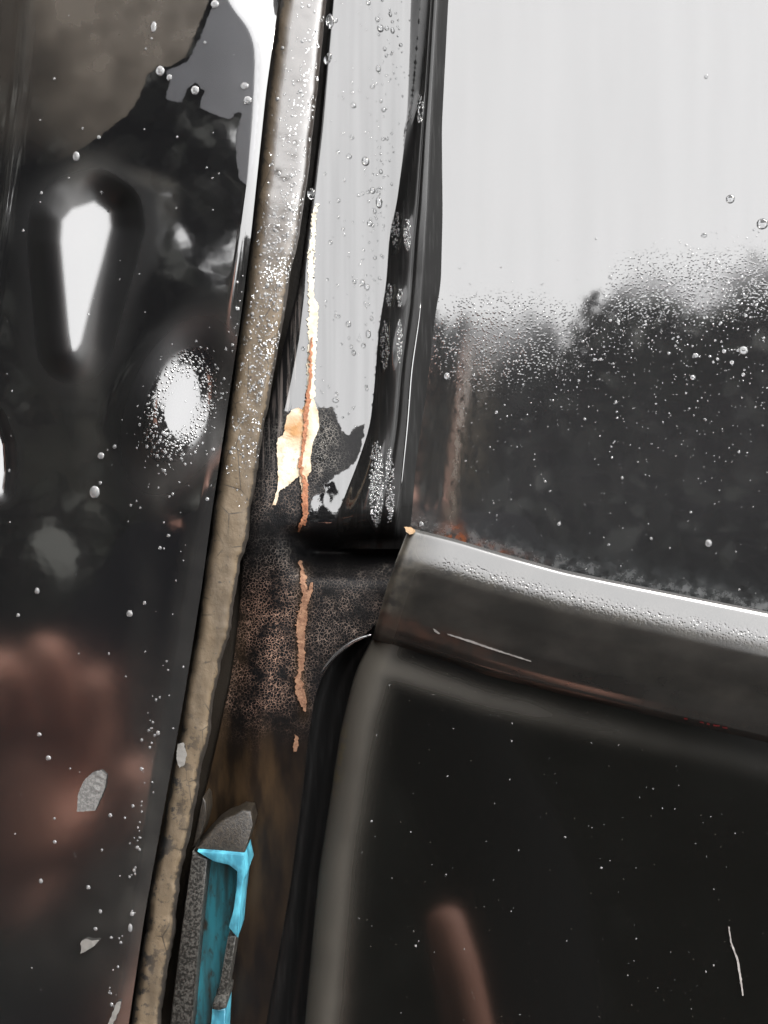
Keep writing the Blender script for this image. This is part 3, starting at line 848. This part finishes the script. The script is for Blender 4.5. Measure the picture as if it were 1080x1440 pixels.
# ---- scratches, a chip and painted red glints on the trim bar and the door
def h_trim_xy(X, Y, S=0):
    S_ = np.clip((Y - TT(X)) / (TB(X) - TT(X)), 0, 1)
    return np.interp(S_, s, Zt[:, 60])
M['scratch'] = simple('bare scratch', (0.22, 0.21, 0.20), .5)
M['red'] = simple('painted red glint', (0.20, 0.010, 0.014), .5)
o = flake('scratch', [(629, 891), (660, 900), (700, 914), (746, 929), (747, 931), (700, 916.5), (660, 903), (630, 893)], M['scratch'], trim, h_trim_xy, 1.0, rough=.4)
o['label'] = 'thin pale scratch on the lower face of the trim bar'
flake('scratch', [(609, 884), (613, 886), (619, 891), (617, 892), (611, 888)], M['scratch'], trim, h_trim_xy, 1.0, rough=.4)
for x_, l_ in ((962, 5), (984, 6), (994, 4), (1003, 9), (1016, 7)):
    y_ = float(TB(x_)) + .21 * 0 - 8
    flake('red_glint', [(x_, y_ - 1.2), (x_ + l_, y_ - .2), (x_ + l_, y_ + 1.8), (x_, y_ + .8)], M['red'], trim, h_trim_xy, 1.2, rough=.3)  # red reflection built as small coloured flakes
flake('rust_chip', [(569, 741), (576, 741), (584, 745), (583, 750), (576, 752), (571, 748)], M['primer2'], trim, h_trim_xy, 2.5)
hlow = lambda X, Y, S=0: h_low(X, Y)
flake('scratch', [(1024, 1303), (1027, 1325), (1036, 1350), (1044, 1400), (1046, 1400), (1039, 1350), (1029, 1325), (1026, 1303)], M['scratch'], low, hlow, .6, rough=.4)

# ------------------------------------------------------------------ rain water
def dome(seg, rings):
    V = [(0, 0, 1.0)]; F = []
    for r in range(1, rings + 1):
        a = (math.pi / 2) * r / rings
        for k in range(seg):
            q = 2 * math.pi * k / seg
            V.append((math.sin(a) * math.cos(q), math.sin(a) * math.sin(q), math.cos(a)))
    for k in range(seg): F.append((0, 1 + k, 1 + (k + 1) % seg))
    for r in range(rings - 1):
        for k in range(seg):
            a = 1 + r * seg + k; b = 1 + r * seg + (k + 1) % seg
            F.append((a, a + seg, b + seg)); F.append((a, b + seg, b))
    base = 1 + (rings - 1) * seg
    for k in range(1, seg - 1): F.append((base, base + k + 1, base + k))
    return np.array(V), np.array(F)

def frames(hf, x, y):
    e = .8
    z0 = hf(x, y); p0 = P(x, y, z0)
    du = P(x + e, y, hf(x + e, y)) - p0; dv = p0 - P(x, y + e, hf(x, y + e))
    du /= np.linalg.norm(du, axis=-1, keepdims=True)
    n = np.cross(du, dv); n /= np.linalg.norm(n, axis=-1, keepdims=True)
    v = np.cross(n, du)
    return p0, du, v, n

def beads(name, hf, x, y, r, parent_label, aspect=1.0, height=.42, seg=8, rings=3, mat='water'):
    V, F = dome(seg, rings)
    p0, du, v, n = frames(hf, x, y)
    r = r[:, None, None] * U
    asp = (aspect if np.ndim(aspect) else np.full(len(x), aspect))[:, None, None]
    W = p0[:, None] + du[:, None] * V[None, :, :1] * r + v[:, None] * V[None, :, 1:2] * r * asp + n[:, None] * (V[None, :, 2:] * height - .06) * r
    faces = (F[None] + (np.arange(len(x)) * len(V))[:, None, None]).reshape(-1, 3)
    M4 = np.array(ORIGIN)
    W = W.reshape(-1, 3) @ M4[:3, :3].T + M4[:3, 3]
    c = W.mean(0)
    o = new_obj(name, mesh_np(name, W - c, faces, M[mat]))
    o.location = c
    tag(o, parent_label, 'water beads', kind='stuff')
    return o

def scatter(n, x0, x1, y0, y1, dens):
    x = rng.uniform(x0, x1, n); y = rng.uniform(y0, y1, n)
    k = rng.random(n) < dens(x, y)
    return x[k], y[k]

hl = lambda x, y: h_left(x, y, 0)
hw = lambda x, y: h_win(x, y, 0)
hp = lambda x, y: h_pillar(x, y, 0)
ht = lambda x, y: h_tan(x, y, (x - TL(y)) / (TR(y) - TL(y)))

# fine spray on the window: thickest along the mirrored tree line
def dw(x, y):
    edge = np.interp(x, [620, 700, 770, 810, 880, 940, 1080], [450, 430, 440, 480, 410, 385, 370])
    d = .85 * np.exp(-((y - edge - 30) / 46) ** 2) * np.interp(x, [620, 680, 760, 840, 900, 1080], [.1, .6, .45, .5, 1, 1])
    d = d + .16 * sst(edge - 70, edge, y) * np.interp(x, [700, 900], [.35, .8]) * sst(760, 480, y) + .02 * sst(330, 420, y)
    return d * (x > WL(y) + 12) * (y < TT(x) - 6)
x, y = scatter(16000, 625, 1120, 300, 860, dw)
r = np.exp(rng.normal(-.05, .45, len(x)))
beads('water_beads', hw, x, y, np.clip(r * .88, .6, 3.2), 'fine rain spray beaded across the dark window', mat='glint_water', aspect=rng.uniform(.8, 1.1, len(x)))

# brown strip: crowded beads in its upper half
def dt(x, y):
    s_ = (x - TL(y)) / (TR(y) - TL(y))
    return (s_ > .1) * (s_ < .97) * np.clip(np.interp(y, [0, 120, 260, 340, 480, 620, 720], [.10, .2, .35, .9, .9, .5, .0]) * (.35 + .65 * sst(.2, .5, s_)), 0, 1)
x, y = scatter(11000, 290, 462, -10, 730, dt)
r = np.exp(rng.normal(.15, .4, len(x)))
beads('water_beads', ht, x, y, np.clip(r, .7, 3.0), 'crowded rain beads on the brown rubber strip', mat='glint_water', aspect=rng.uniform(.8, 1.3, len(x)))

# pillar
def dp(x, y):
    return (x > GR(y) + 10) * (x < SL(y) - 4) * (.10 + .7 * np.exp(-((x - np.interp(y, [0, 740], [556, 490])) / 14) ** 2) * sst(620, 400, y) + .5 * sst(480, 580, y) * sst(475, 450, x) * sst(430, 445, x))
x, y = scatter(2300, 400, 600, -10, 720, dp)
r = np.exp(rng.normal(.35, .45, len(x)))
beads('water_beads', hp, x, y, np.clip(r, .8, 3.6), 'scattered rain beads on the mirror-bright pillar', rng.uniform(.9, 1.5, len(x)), height=.8)

# bubbles caught in the wet patches of the rubber seal
ex, ey = [], []
for cx, cy, rx, ry in ((575, 152, 6, 22), (590, 154, 5, 20), (556, 322, 6, 26), (573, 330, 5, 22), (547, 416, 4.5, 16), (562, 418, 4, 14), (541, 486, 6, 36), (562, 480, 4, 30), (529, 680, 10, 62), (548, 684, 6, 54)):
    n_ = int(rx * ry * .62)
    q = rng.uniform(0, 2 * math.pi, n_); rr = np.sqrt(rng.random(n_))
    ex.append(cx + rx * rr * np.cos(q)); ey.append(cy + ry * rr * np.sin(q))
ex, ey = np.concatenate(ex), np.concatenate(ey)
beads('water_beads', lambda x, y: h_seal(x, y, 0 * x), ex, ey, rng.uniform(.8, 1.7, len(ex)), 'tiny bubbles caught along the black rubber seal', mat='glint_water', height=.7)

# left panel
def dl(x, y):
    a = ((x - 252) * .93 + (y - 575) * .37) / 40; b = ((y - 575) * .93 - (x - 252) * .37) / 70
    q = np.sqrt(a * a + b * b)
    d = .9 * np.exp(-((q - .95) / .35) ** 2) + .12 * np.exp(-((x - 240) / 60) ** 2 - ((y - 660) / 90) ** 2) + .012
    d = d + .45 * sst(0, 8, x - RL(y)) * sst(330, 420, y) * sst(720, 600, y)
    d = d + .35 * np.exp(-((x - RL(y) + 8) / 10) ** 2) * sst(880, 1000, y)
    return d * (x < TL(y) - 5)
x, y = scatter(9000, 0, 350, 20, 1430, dl)
r = np.exp(rng.normal(.30, .42, len(x)))
beads('water_beads', hl, x, y, np.clip(r, .7, 3.2), 'fine rain beads scattered over the left black panel', mat='glint_water', aspect=rng.uniform(.9, 1.2, len(x)))

# lower door panel: a few specks
x, y = scatter(150, 500, 1080, 960, 1436, lambda x, y: (y > TB(x) + 30) * (x > LE(y) + 40))
beads('water_beads', lambda x, y: h_low(x, y), x, y, np.clip(np.exp(rng.normal(-.35, .5, len(x))), .4, 2.0), 'tiny rain specks on the lower door panel', mat='glint_water')

# the drops one can count
Vd, Fd = dome(20, 7)
drop_me = mesh_np('water_droplet', Vd, Fd, M['water'])
glint_me = mesh_np('water_droplet', Vd, Fd, M['glint_water'])
def drop(hf, x, y, rx, ry, label, hgt=.5, group='single rain drops'):
    p0, du, v, n = frames(hf, np.array([float(x)]), np.array([float(y)]))
    m = Matrix.Identity(4)
    for i, (vec, sc_) in enumerate(((du[0], rx), (v[0], ry), (n[0], hgt * min(rx, ry)))):
        for j in range(3): m[j][i] = vec[j] * sc_ * U
    for j in range(3): m[j][3] = p0[0][j] - n[0][j] * .08 * min(rx, ry) * U
    o = new_obj('water_droplet', glint_me if hf is hl or (hf is hw and y > 440) else drop_me)
    o.matrix_world = ORIGIN @ m
    return tag(o, label, 'water drop', group)
L_ = 'on the left black panel'
drop(hl, 225, 100, 6.5, 7.5, 'large bright rain drop at the top of the dark wet area, left panel')
drop(hl, 238, 109, 4, 4.5, 'small rain drop touching the right side of the large bright drop')
drop(hl, 274, 127, 6, 6.5, 'rain drop in its own dark lobe, second of three along the wet edge')
drop(hl, 348, 141, 6, 6, 'rain drop nearest the brown strip on the grey haze')
drop(hl, 344, 121, 6, 5, 'dim rain drop just above the one nearest the brown strip')
drop(hl, 107, 220, 5, 7, 'oval rain drop at the left end of the wet edge ' + L_)
drop(hl, 302, 6, 6, 6, 'rain drop at the very top edge between brown and grey haze')
drop(hl, 216, 38, 4, 8, 'long rain drop in the brown haze near the top ' + L_)
drop(hl, 139, 193, 2.6, 2.6, 'pin-sized rain drop between the oval and the large bright drop')
drop(hl, 142, 641, 5, 5, 'upper of two rain drops left of the misted white patch')
drop(hl, 133, 692, 7.5, 9, 'lower and larger of two rain drops left of the misted white patch')
drop(hl, 141, 679, 2.4, 2.4, 'tiny rain drop sitting on top of the larger left drop')
drop(hl, 52, 831, 3.6, 4.6, 'lone rain drop low on the dark left edge of the panel')
drop(hl, 182, 863, 4.5, 5, 'rain drop just above the pink reflection ' + L_)
drop(hl, 55, 1033, 3.4, 3, 'rain drop upper left of the white bullet-shaped reflection')
drop(hl, 68, 1066, 4, 3.6, 'rain drop left of the white bullet-shaped reflection')
drop(hl, 124, 1248, 3.2, 3.2, 'rain drop below the white bullet-shaped reflection')
drop(hl, 77, 1184, 2.8, 2.8, 'rain drop halfway between bullet-shaped reflection and bottom edge')
drop(hl, 183, 1305, 3.2, 6, 'long rain drop beside the strip near the bottom of the left panel')
P_ = 'on the mirror-bright pillar'
drop(hp, 514, 227, 6, 7, 'largest rain drop ' + P_, .85)
drop(hp, 497, 148, 4, 4.5, 'upper left rain drop standing alone ' + P_, .85)
drop(hp, 491, 220, 4, 4, 'rain drop left of the largest drop ' + P_, .85)
drop(hp, 495, 193, 3.4, 3.4, 'rain drop above and left of the largest drop ' + P_, .85)
drop(hp, 535, 40, 5, 6, 'rain drop near the top ' + P_, .85)
drop(hp, 552, 43, 3.2, 5, 'narrow rain drop right of the topmost one ' + P_, .85)
drop(hp, 532, 97, 4, 5, 'rain drop below the topmost pair ' + P_, .85)
drop(hp, 524, 268, 4, 5, 'rain drop below and right of the largest drop ' + P_, .85)
drop(hp, 476, 282, 3, 3, 'small rain drop close to the cream seam ' + P_, .85)
drop(hp, 533, 285, 5, 9, 'long rain drop in the cluster near the rubber bead ' + P_, .85)
drop(hp, 520, 314, 4, 5, 'rain drop under the long clustered one ' + P_, .85)
drop(hp, 490, 456, 4, 4.6, 'lowest lone rain drop ' + P_, .85)
drop(hp, 518, 470, 4, 6, 'rain drop hugging the rubber bead low ' + P_, .85)
drop(hp, 516, 404, 4, 5, 'rain drop halfway down beside the rubber bead')
drop(hp, 472, 563, 5, 4, 'rain drop beside the cream filler patch')
W_ = 'on the window'
drop(hw, 1027, 280, 6, 6.5, 'upper of two big rain drops on the sky mirrored in the window')
drop(hw, 1072, 315, 8, 8, 'lower of two big rain drops on the sky mirrored in the window')
drop(hw, 990, 331, 4, 3.4, 'small rain drop left of the two big ones ' + W_)
drop(hw, 993, 108, 2.4, 3, 'tiny rain drop high in the mirrored sky ' + W_)
drop(hw, 1045, 493, 6.5, 6.5, 'largest white rain drop in the dark right part of the window')
drop(hw, 978, 500, 4.5, 3.6, 'flat rain drop left of the largest white one ' + W_)
drop(hw, 1018, 494, 3.2, 3.2, 'small rain drop between the flat and the largest white drop')
drop(hw, 1029, 510, 3.2, 3.4, 'small rain drop under the largest white drop ' + W_)
drop(hw, 974, 531, 4, 4, 'rain drop below the flat one ' + W_)
drop(hw, 1045, 527, 2.8, 2.8, 'lower right small rain drop under the largest white drop')
drop(hw, 996, 764, 5, 5.5, 'lone bright rain drop near the trim bar low ' + W_)
drop(hw, 628, 529, 4.4, 5.4, 'rain drop left of the dirt line ' + W_)
drop(hw, 698, 580, 2.6, 2.6, 'lone small rain drop right of the dirt line ' + W_)
drop(hw, 786, 737, 2.8, 2.8, 'small rain drop above the middle of the trim bar')
drop(hw, 592, 737, 4, 4, 'rain drop above the cut end of the trim bar')
hs = lambda x, y: h_seal(x, y, 0)
hg = lambda x, y: h_pillar(np.maximum(x, GR(y) + 4), y, 0)
drop(hg, 464, 30, 6, 12, 'long rain drop at the top of the dark groove', .7)
drop(hg, 461, 82, 6, 9, 'second rain drop down the dark groove', .7)
drop(hg, 438, 272, 6, 9, 'third rain drop down the dark groove, where the cream seam begins', .7)

# ------------------------------------------------------------------ what the wet surfaces mirror: ground, trees, the photographer
def m_ground():
    t = NT('wet asphalt')
    oc = t.n('ShaderNodeTexCoord').outputs['Object']
    c = t.mix(t.noise(120, 4, oc), (0.025, 0.025, 0.025), (0.05, 0.05, 0.048))
    return t.set(color=c, rough=.8, spec=.15)
g = bpy.data.meshes.new('ground')
g.from_pydata([(-150, -150, 0), (150, -150, 0), (150, 150, 0), (-150, 150, 0)], [], [(0, 1, 2, 3)])
g.materials.append(m_ground())
tag(new_obj('ground', g), 'dark wet asphalt under and around the car', 'ground', kind='structure')

def m_leaf():
    t = NT('dark leaves')
    oi = t.n('ShaderNodeTexCoord').outputs['Object']
    c = t.mix(t.noise(2.0, 4, oi), (0.008, 0.010, 0.006), (0.017, 0.020, 0.012))
    return t.set(color=c, rough=.55)
M['leaf'] = m_leaf()
M['bark'] = simple('bark', (0.05, 0.04, 0.03), .9)
def tree(loc, height, radius, label, nl=5200):
    root = bpy.data.objects.new('tree', None); C.objects.link(root); root.location = loc
    tag(root, label, 'tree', 'trees behind the photographer')
    V, F = [], []
    n = 10
    for i in range(n + 1):
        q = i / n; rr = .16 * (1 - .75 * q)
        for k in range(8):
            a = k * math.pi / 4
            V.append((rr * math.cos(a) + .08 * math.sin(q * 5), rr * math.sin(a), q * height * .8))
    for i in range(n):
        for k in range(8): F.append((i * 8 + k, i * 8 + (k + 1) % 8, (i + 1) * 8 + (k + 1) % 8, (i + 1) * 8 + k))
    new_obj('trunk', mesh_np('trunk', np.array(V), np.array(F), M['bark']), root)
    # leaf clumps filling an uneven crown
    nc = 46
    cz = rng.uniform(.10, 1, nc) ** .8
    prof = np.sin(np.pi * np.clip(cz * .80 + .16, 0, 1)) ** .6
    ang = rng.uniform(0, 2 * math.pi, nc); rad = radius * prof * np.sqrt(rng.uniform(.05, 1, nc)) * .8
    cc = np.stack([rad * np.cos(ang), rad * np.sin(ang), cz * height * .93], -1)
    cr = radius * rng.uniform(.28, .45, nc)
    pick = rng.integers(0, nc, nl)
    d = rng.normal(size=(nl, 3)); d /= np.linalg.norm(d, axis=1, keepdims=True)
    pos = cc[pick] + d * (cr[pick] * rng.uniform(.4, 1, nl) ** .5)[:, None]
    pos[:, 2] = np.clip(pos[:, 2], .1, height)
    a = rng.normal(size=(nl, 3)); a /= np.linalg.norm(a, axis=1, keepdims=True)
    b = np.cross(a, rng.normal(size=(nl, 3))); b /= np.linalg.norm(b, axis=1, keepdims=True)
    sz = rng.uniform(.10, .20, nl)[:, None] * radius / 1.6
    q = np.stack([pos - a * sz, pos + b * sz * .5, pos + a * sz, pos - b * sz * .5], 1).reshape(-1, 3)
    new_obj('crown', mesh_np('crown', q, np.arange(nl * 4).reshape(-1, 4), M['leaf'], False), root)
    return root
def at(az, dist): return (math.sin(R(az)) * dist, -math.cos(R(az)) * dist, 0)
def top(el, dist): return HEIGHT + dist * math.tan(R(el))
TREES = [(-118, 5.5, 50, 2.6), (-98, 6.0, 48, 2.3), (-78, 6.0, 50, 2.3), (-62, 5.6, 60, 2.3), (-50, 5.4, 63, 2.0), (-40, 5.6, 63, 1.6), (-29, 5.5, 64, 1.35), (-24.5, 6.1, 52, .8), (-21, 6.0, 37.5, 1.2),  # far left pair and the thin gap filler added to block mirrored sky
         (-11, 6.6, 39, 1.2), (-1.5, 7.2, 36.5, .8), (6, 6.8, 41.0, 1.0), (16, 6.4, 38.6, 1.4)]
names = ['added wide tree standing left beside the car', 'added tree between the wide side tree and the row', 'leftmost tall dark tree of the row', 'second tall dark tree from the left of the row', 'tallest dark tree of the row', 'slim tall tree in front of the dark row', 'narrow tree filling the gap beside the slim tall one', 'added dark tree just right of the tallest',
         'dark tree where the row begins to drop', 'medium tree in the middle of the row', 'lower tree right of the middle of the row', 'lowest tree with a gap beside it', 'rightmost tree of the row, next to open sky']
for (az, ds, el, rd), nm in zip(TREES, names):
    tree(at(az, ds), top(el, ds), rd, nm + ', mirrored in the wet car')

# added hedges block mirrored sky under the crowns
def hedge(az0, az1, dist, el, label, nl):
    n = 40
    a = np.radians(np.linspace(az0, az1, n))
    h = top(el, dist) * (1 + .06 * (rng.random(n) - .5))
    root = bpy.data.objects.new('hedge', None); C.objects.link(root); root.location = (0, 0, 0)
    tag(root, label, 'hedge')
    V = []
    for k in range(n):
        for dd, z in ((dist - .35, 0), (dist - .4, h[k] * .8), (dist, h[k]), (dist + .5, h[k] * .8), (dist + .5, 0)):
            V.append((math.sin(a[k]) * dd, -math.cos(a[k]) * dd, z * .96))
    F = [(k * 5 + j, k * 5 + j + 1, k * 5 + j + 6, k * 5 + j + 5) for k in range(n - 1) for j in range(4)]
    new_obj('twigs', mesh_np('twigs', np.array(V), np.array(F), M['twig']), root)
    aa = rng.uniform(a[0], a[-1], nl); q = rng.random(nl)
    hh = np.interp(aa, a, h)
    dd = np.where(q < .8, dist - .38 + rng.normal(0, .06, nl), dist + rng.uniform(-.35, .4, nl))
    zz = np.where(q < .8, rng.random(nl) * hh, hh + rng.normal(0, .06, nl))
    pos = np.stack([np.sin(aa) * dd, -np.cos(aa) * dd, np.maximum(zz, .05)], -1)
    u = rng.normal(size=(nl, 3)); u /= np.linalg.norm(u, axis=1, keepdims=True)
    b = np.cross(u, rng.normal(size=(nl, 3))); b /= np.linalg.norm(b, axis=1, keepdims=True)
    sz = rng.uniform(.08, .16, nl)[:, None]
    qd = np.stack([pos - u * sz, pos + b * sz * .5, pos + u * sz, pos - b * sz * .5], 1).reshape(-1, 3)
    new_obj('leaves', mesh_np('leaves', qd, np.arange(nl * 4).reshape(-1, 4), M['leaf'], False), root)
M['twig'] = simple('dark twigs', (0.014, 0.014, 0.010), .9, spec=.1)
hedge(-125, -20, 4.6, 37, 'tallest added dark hedge, left of the photographer', 7000)
hedge(-20, 27, 4.7, 35.3, 'added dark hedge of middling height behind the photographer', 4500)
hedge(27, 110, 5.2, 7, 'low added dark hedge to the right, under the open sky', 2500)

# ------------------------------------------------------------------ the photographer, seen only as a reflection
def skin_mesh(name, joints, links, mat, parent=None, sub=2):
    """joints: name -> (point, radius or (rx, ry)); links: pairs of names"""
    keys = list(joints)
    me = bpy.data.meshes.new(name)
    me.from_pydata([tuple(joints[k][0]) for k in keys], [(keys.index(a), keys.index(b)) for a, b in links], [])
    me.materials.append(mat)
    o = new_obj(name, me, parent)
    sk = o.modifiers.new('skin', 'SKIN'); sk.use_smooth_shade = True
    if not me.skin_vertices: 
        me.attributes.new
    for i, k in enumerate(keys):
        r = joints[k][1]
        me.skin_vertices[0].data[i].radius = r if isinstance(r, tuple) else (r, r)
        me.skin_vertices[0].data[i].use_root = (i == 0)
    ss = o.modifiers.new('subdivision', 'SUBSURF'); ss.levels = sub; ss.render_levels = sub
    return o
def loc2w(x, y, z):           # layout millimetres on the bodywork -> world
    return ORIGIN @ Vector((x / 1000, y / 1000, z / 1000))
def hand(J, Lk, pre, wrist, tip_dir, across, normal, curl=(.3,) * 4, scale=1.0, thumb=1.0):
    """palm, four unequal bent fingers and a thumb that leaves the side of the palm"""
    t, a, n = tip_dir.normalized(), across.normalized(), normal.normalized()
    q = lambda f, s_, h: wrist + (t * f + a * s_ + n * h) * scale
    J[pre + 'wrist'] = (wrist, (.024 * scale, .020 * scale))
    J[pre + 'palm'] = (q(.050, 0, 0), (.036 * scale, .016 * scale)); Lk.append((pre + 'wrist', pre + 'palm'))
    for i, (s_, L) in enumerate(((-.030, .070), (-.010, .080), (.011, .075), (.031, .058))):
        prev = pre + 'palm'; f = .092 - abs(s_) * .25; h = 0
        J[pre + 'k%d' % i] = (q(f, s_, 0), .0095 * scale); Lk.append((prev, pre + 'k%d' % i)); prev = pre + 'k%d' % i
        ang = 0
        for j, (fr, rr) in enumerate(((.48, .0088), (.30, .0080), (.22, .0068))):
            ang += curl[i] * (1 + .25 * j)
            f += L * fr * math.cos(ang); h -= L * fr * math.sin(ang)
            k = pre + 'f%d%d' % (i, j)
            J[k] = (q(f, s_ * (1 + .12 * j), h), rr * scale); Lk.append((prev, k)); prev = k
    prev = pre + 'palm'
    for j, (f, s_, h, rr) in enumerate(((.040, -.036, -.006, .0125), (.066, -.056, -.016, .0110), (.090, -.064, -.026, .0095), (.108, -.066, -.032, .0080))):
        s_ *= thumb; f = .04 + (f - .04) * thumb
        k = pre + 't%d' % j
        J[k] = (q(f, s_, h), rr * scale); Lk.append((prev, k)); prev = k
def m_skin():
    t = NT('skin')
    oc = t.n('ShaderNodeTexCoord').outputs['Object']
    c = t.mix(t.noise(18, 4, oc), (0.58, 0.28, 0.20), (0.68, 0.36, 0.27))
    return t.set(color=c, rough=.5)
M['skin'] = m_skin()
M['cloth'] = simple('dark jacket cloth', (0.006, 0.006, 0.007), .95, spec=.05)
M['hair'] = simple('black hair', (0.008, 0.007, 0.006), .5)
BX, BY, DROP = -.20, -.58, -.14
J, Lk = {}, []
V3 = lambda x, y, z: Vector((x, y, z))
for k, p, r in (('pelvis', V3(BX, BY, .93), (.13, .10)), ('waist', V3(BX, BY, 1.08), (.12, .09)), ('chest', V3(BX, BY + .01, 1.28), (.15, .10)),
                ('collar', V3(BX, BY + .01, 1.42), (.09, .07)), ('neck', V3(BX + .01, BY + .03, 1.49), .05), ('jaw', V3(BX + .02, BY + .07, 1.56), (.062, .07)),
                ('brow', V3(BX + .02, BY + .07, 1.65), (.074, .088)), ('crown', V3(BX + .02, BY + .06, 1.72), (.05, .06)),
                ('nose', V3(BX + .035, BY + .165, 1.605), .012)):
    J[k] = (p + V3(0, 0, DROP), r)
Lk += [('pelvis', 'waist'), ('waist', 'chest'), ('chest', 'collar'), ('collar', 'neck'), ('neck', 'jaw'), ('jaw', 'brow'), ('brow', 'crown'), ('jaw', 'nose')]
LW = loc2w(-222, -200, 114); RW = loc2w(88, -443, 92)
for sd_, sx, elbow, wr in (('l', -1, V3(BX - .22, BY + .10, .98), LW), ('r', 1, V3(BX + .32, BY + .06, .93), RW)):
    J[sd_ + 'sh'] = (V3(BX + sx * .17, BY + .01, 1.39 + DROP), .055); J[sd_ + 'el'] = (elbow, .042); J[sd_ + 'fore'] = (elbow.lerp(wr, .78), .032)
    Lk += [('collar', sd_ + 'sh'), (sd_ + 'sh', sd_ + 'el'), (sd_ + 'el', sd_ + 'fore'), (sd_ + 'fore', sd_ + 'wrist')]
    J[sd_ + 'hip'] = (V3(BX + sx * .09, BY, .86 + DROP), .085); J[sd_ + 'knee'] = (V3(BX + sx * .13, BY + .17, .44), .058)
    J[sd_ + 'ankle'] = (V3(BX + sx * .12, BY - .01, .09), .04); J[sd_ + 'toe'] = (V3(BX + sx * .15, BY + .17, .035), (.04, .03))
    Lk += [('pelvis', sd_ + 'hip'), (sd_ + 'hip', sd_ + 'knee'), (sd_ + 'knee', sd_ + 'ankle'), (sd_ + 'ankle', sd_ + 'toe')]
loc = ORIGIN.to_3x3()
hand(J, Lk, 'l', LW, loc @ V3(.25, 1, 0), loc @ V3(-1, .25, -.1), loc @ V3(.1, .2, 1), curl=(.28, .3, .42, .6))
hand(J, Lk, 'r', RW, loc @ V3(-.1, 1, -.12), loc @ V3(1, -.95, 0), loc @ V3(0, -.1, -1), curl=(.22, 1.35, 1.4, 1.45), scale=1.42, thumb=.5)
person = skin_mesh('person', J, Lk, M['skin'])
tag(person, 'person in dark clothes reaching toward the car, mirrored in the panels', 'person')
def sub(keys, links, grow):
    return {k: (J[k][0], tuple(v + grow for v in (J[k][1] if isinstance(J[k][1], tuple) else (J[k][1],) * 2))) for k in keys}, links
jk = ['chest', 'pelvis', 'waist', 'collar', 'lsh', 'lel', 'lfore', 'rsh', 'rel', 'rfore']
skin_mesh('jacket', *sub(jk, [('pelvis', 'waist'), ('waist', 'chest'), ('chest', 'collar')] + [p for q_ in 'lr' for p in (('collar', q_ + 'sh'), (q_ + 'sh', q_ + 'el'), (q_ + 'el', q_ + 'fore'))], .022), M['cloth'], person)
tk = ['pelvis', 'lhip', 'lknee', 'lankle', 'rhip', 'rknee', 'rankle']
skin_mesh('trousers', *sub(tk, [p for q_ in 'lr' for p in (('pelvis', q_ + 'hip'), (q_ + 'hip', q_ + 'knee'), (q_ + 'knee', q_ + 'ankle'))], .016), M['cloth'], person)
hj = {'a': (V3(BX + .02, BY + .015, 1.62 + DROP), (.084, .070)), 'b': (V3(BX + .02, BY + .045, 1.70 + DROP), (.088, .098)), 'c': (V3(BX + .02, BY + .09, 1.745 + DROP), (.064, .070))}
skin_mesh('hair', hj, [('a', 'b'), ('b', 'c')], M['hair'], person)

for sx in (-1, 1):
    skin_mesh('eye', {'a': (V3(BX + .03 + sx * .030, BY + .143, 1.632 + DROP), .010), 'b': (V3(BX + .03 + sx * .030, BY + .147, 1.632 + DROP), .008)}, [('a', 'b')], M['hair'], person)
    skin_mesh('eyebrow', {'a': (V3(BX + .03 + sx * .016, BY + .152, 1.653 + DROP), .005), 'b': (V3(BX + .03 + sx * .046, BY + .140, 1.655 + DROP), .004)}, [('a', 'b')], M['hair'], person)
skin_mesh('mouth', {'a': (V3(BX + .008, BY + .135, 1.563 + DROP), .005), 'b': (V3(BX + .033, BY + .142, 1.561 + DROP), .007), 'c': (V3(BX + .058, BY + .135, 1.563 + DROP), .005)}, [('a', 'b'), ('b', 'c')], simple('lips', (.30, .12, .10), .5), person)
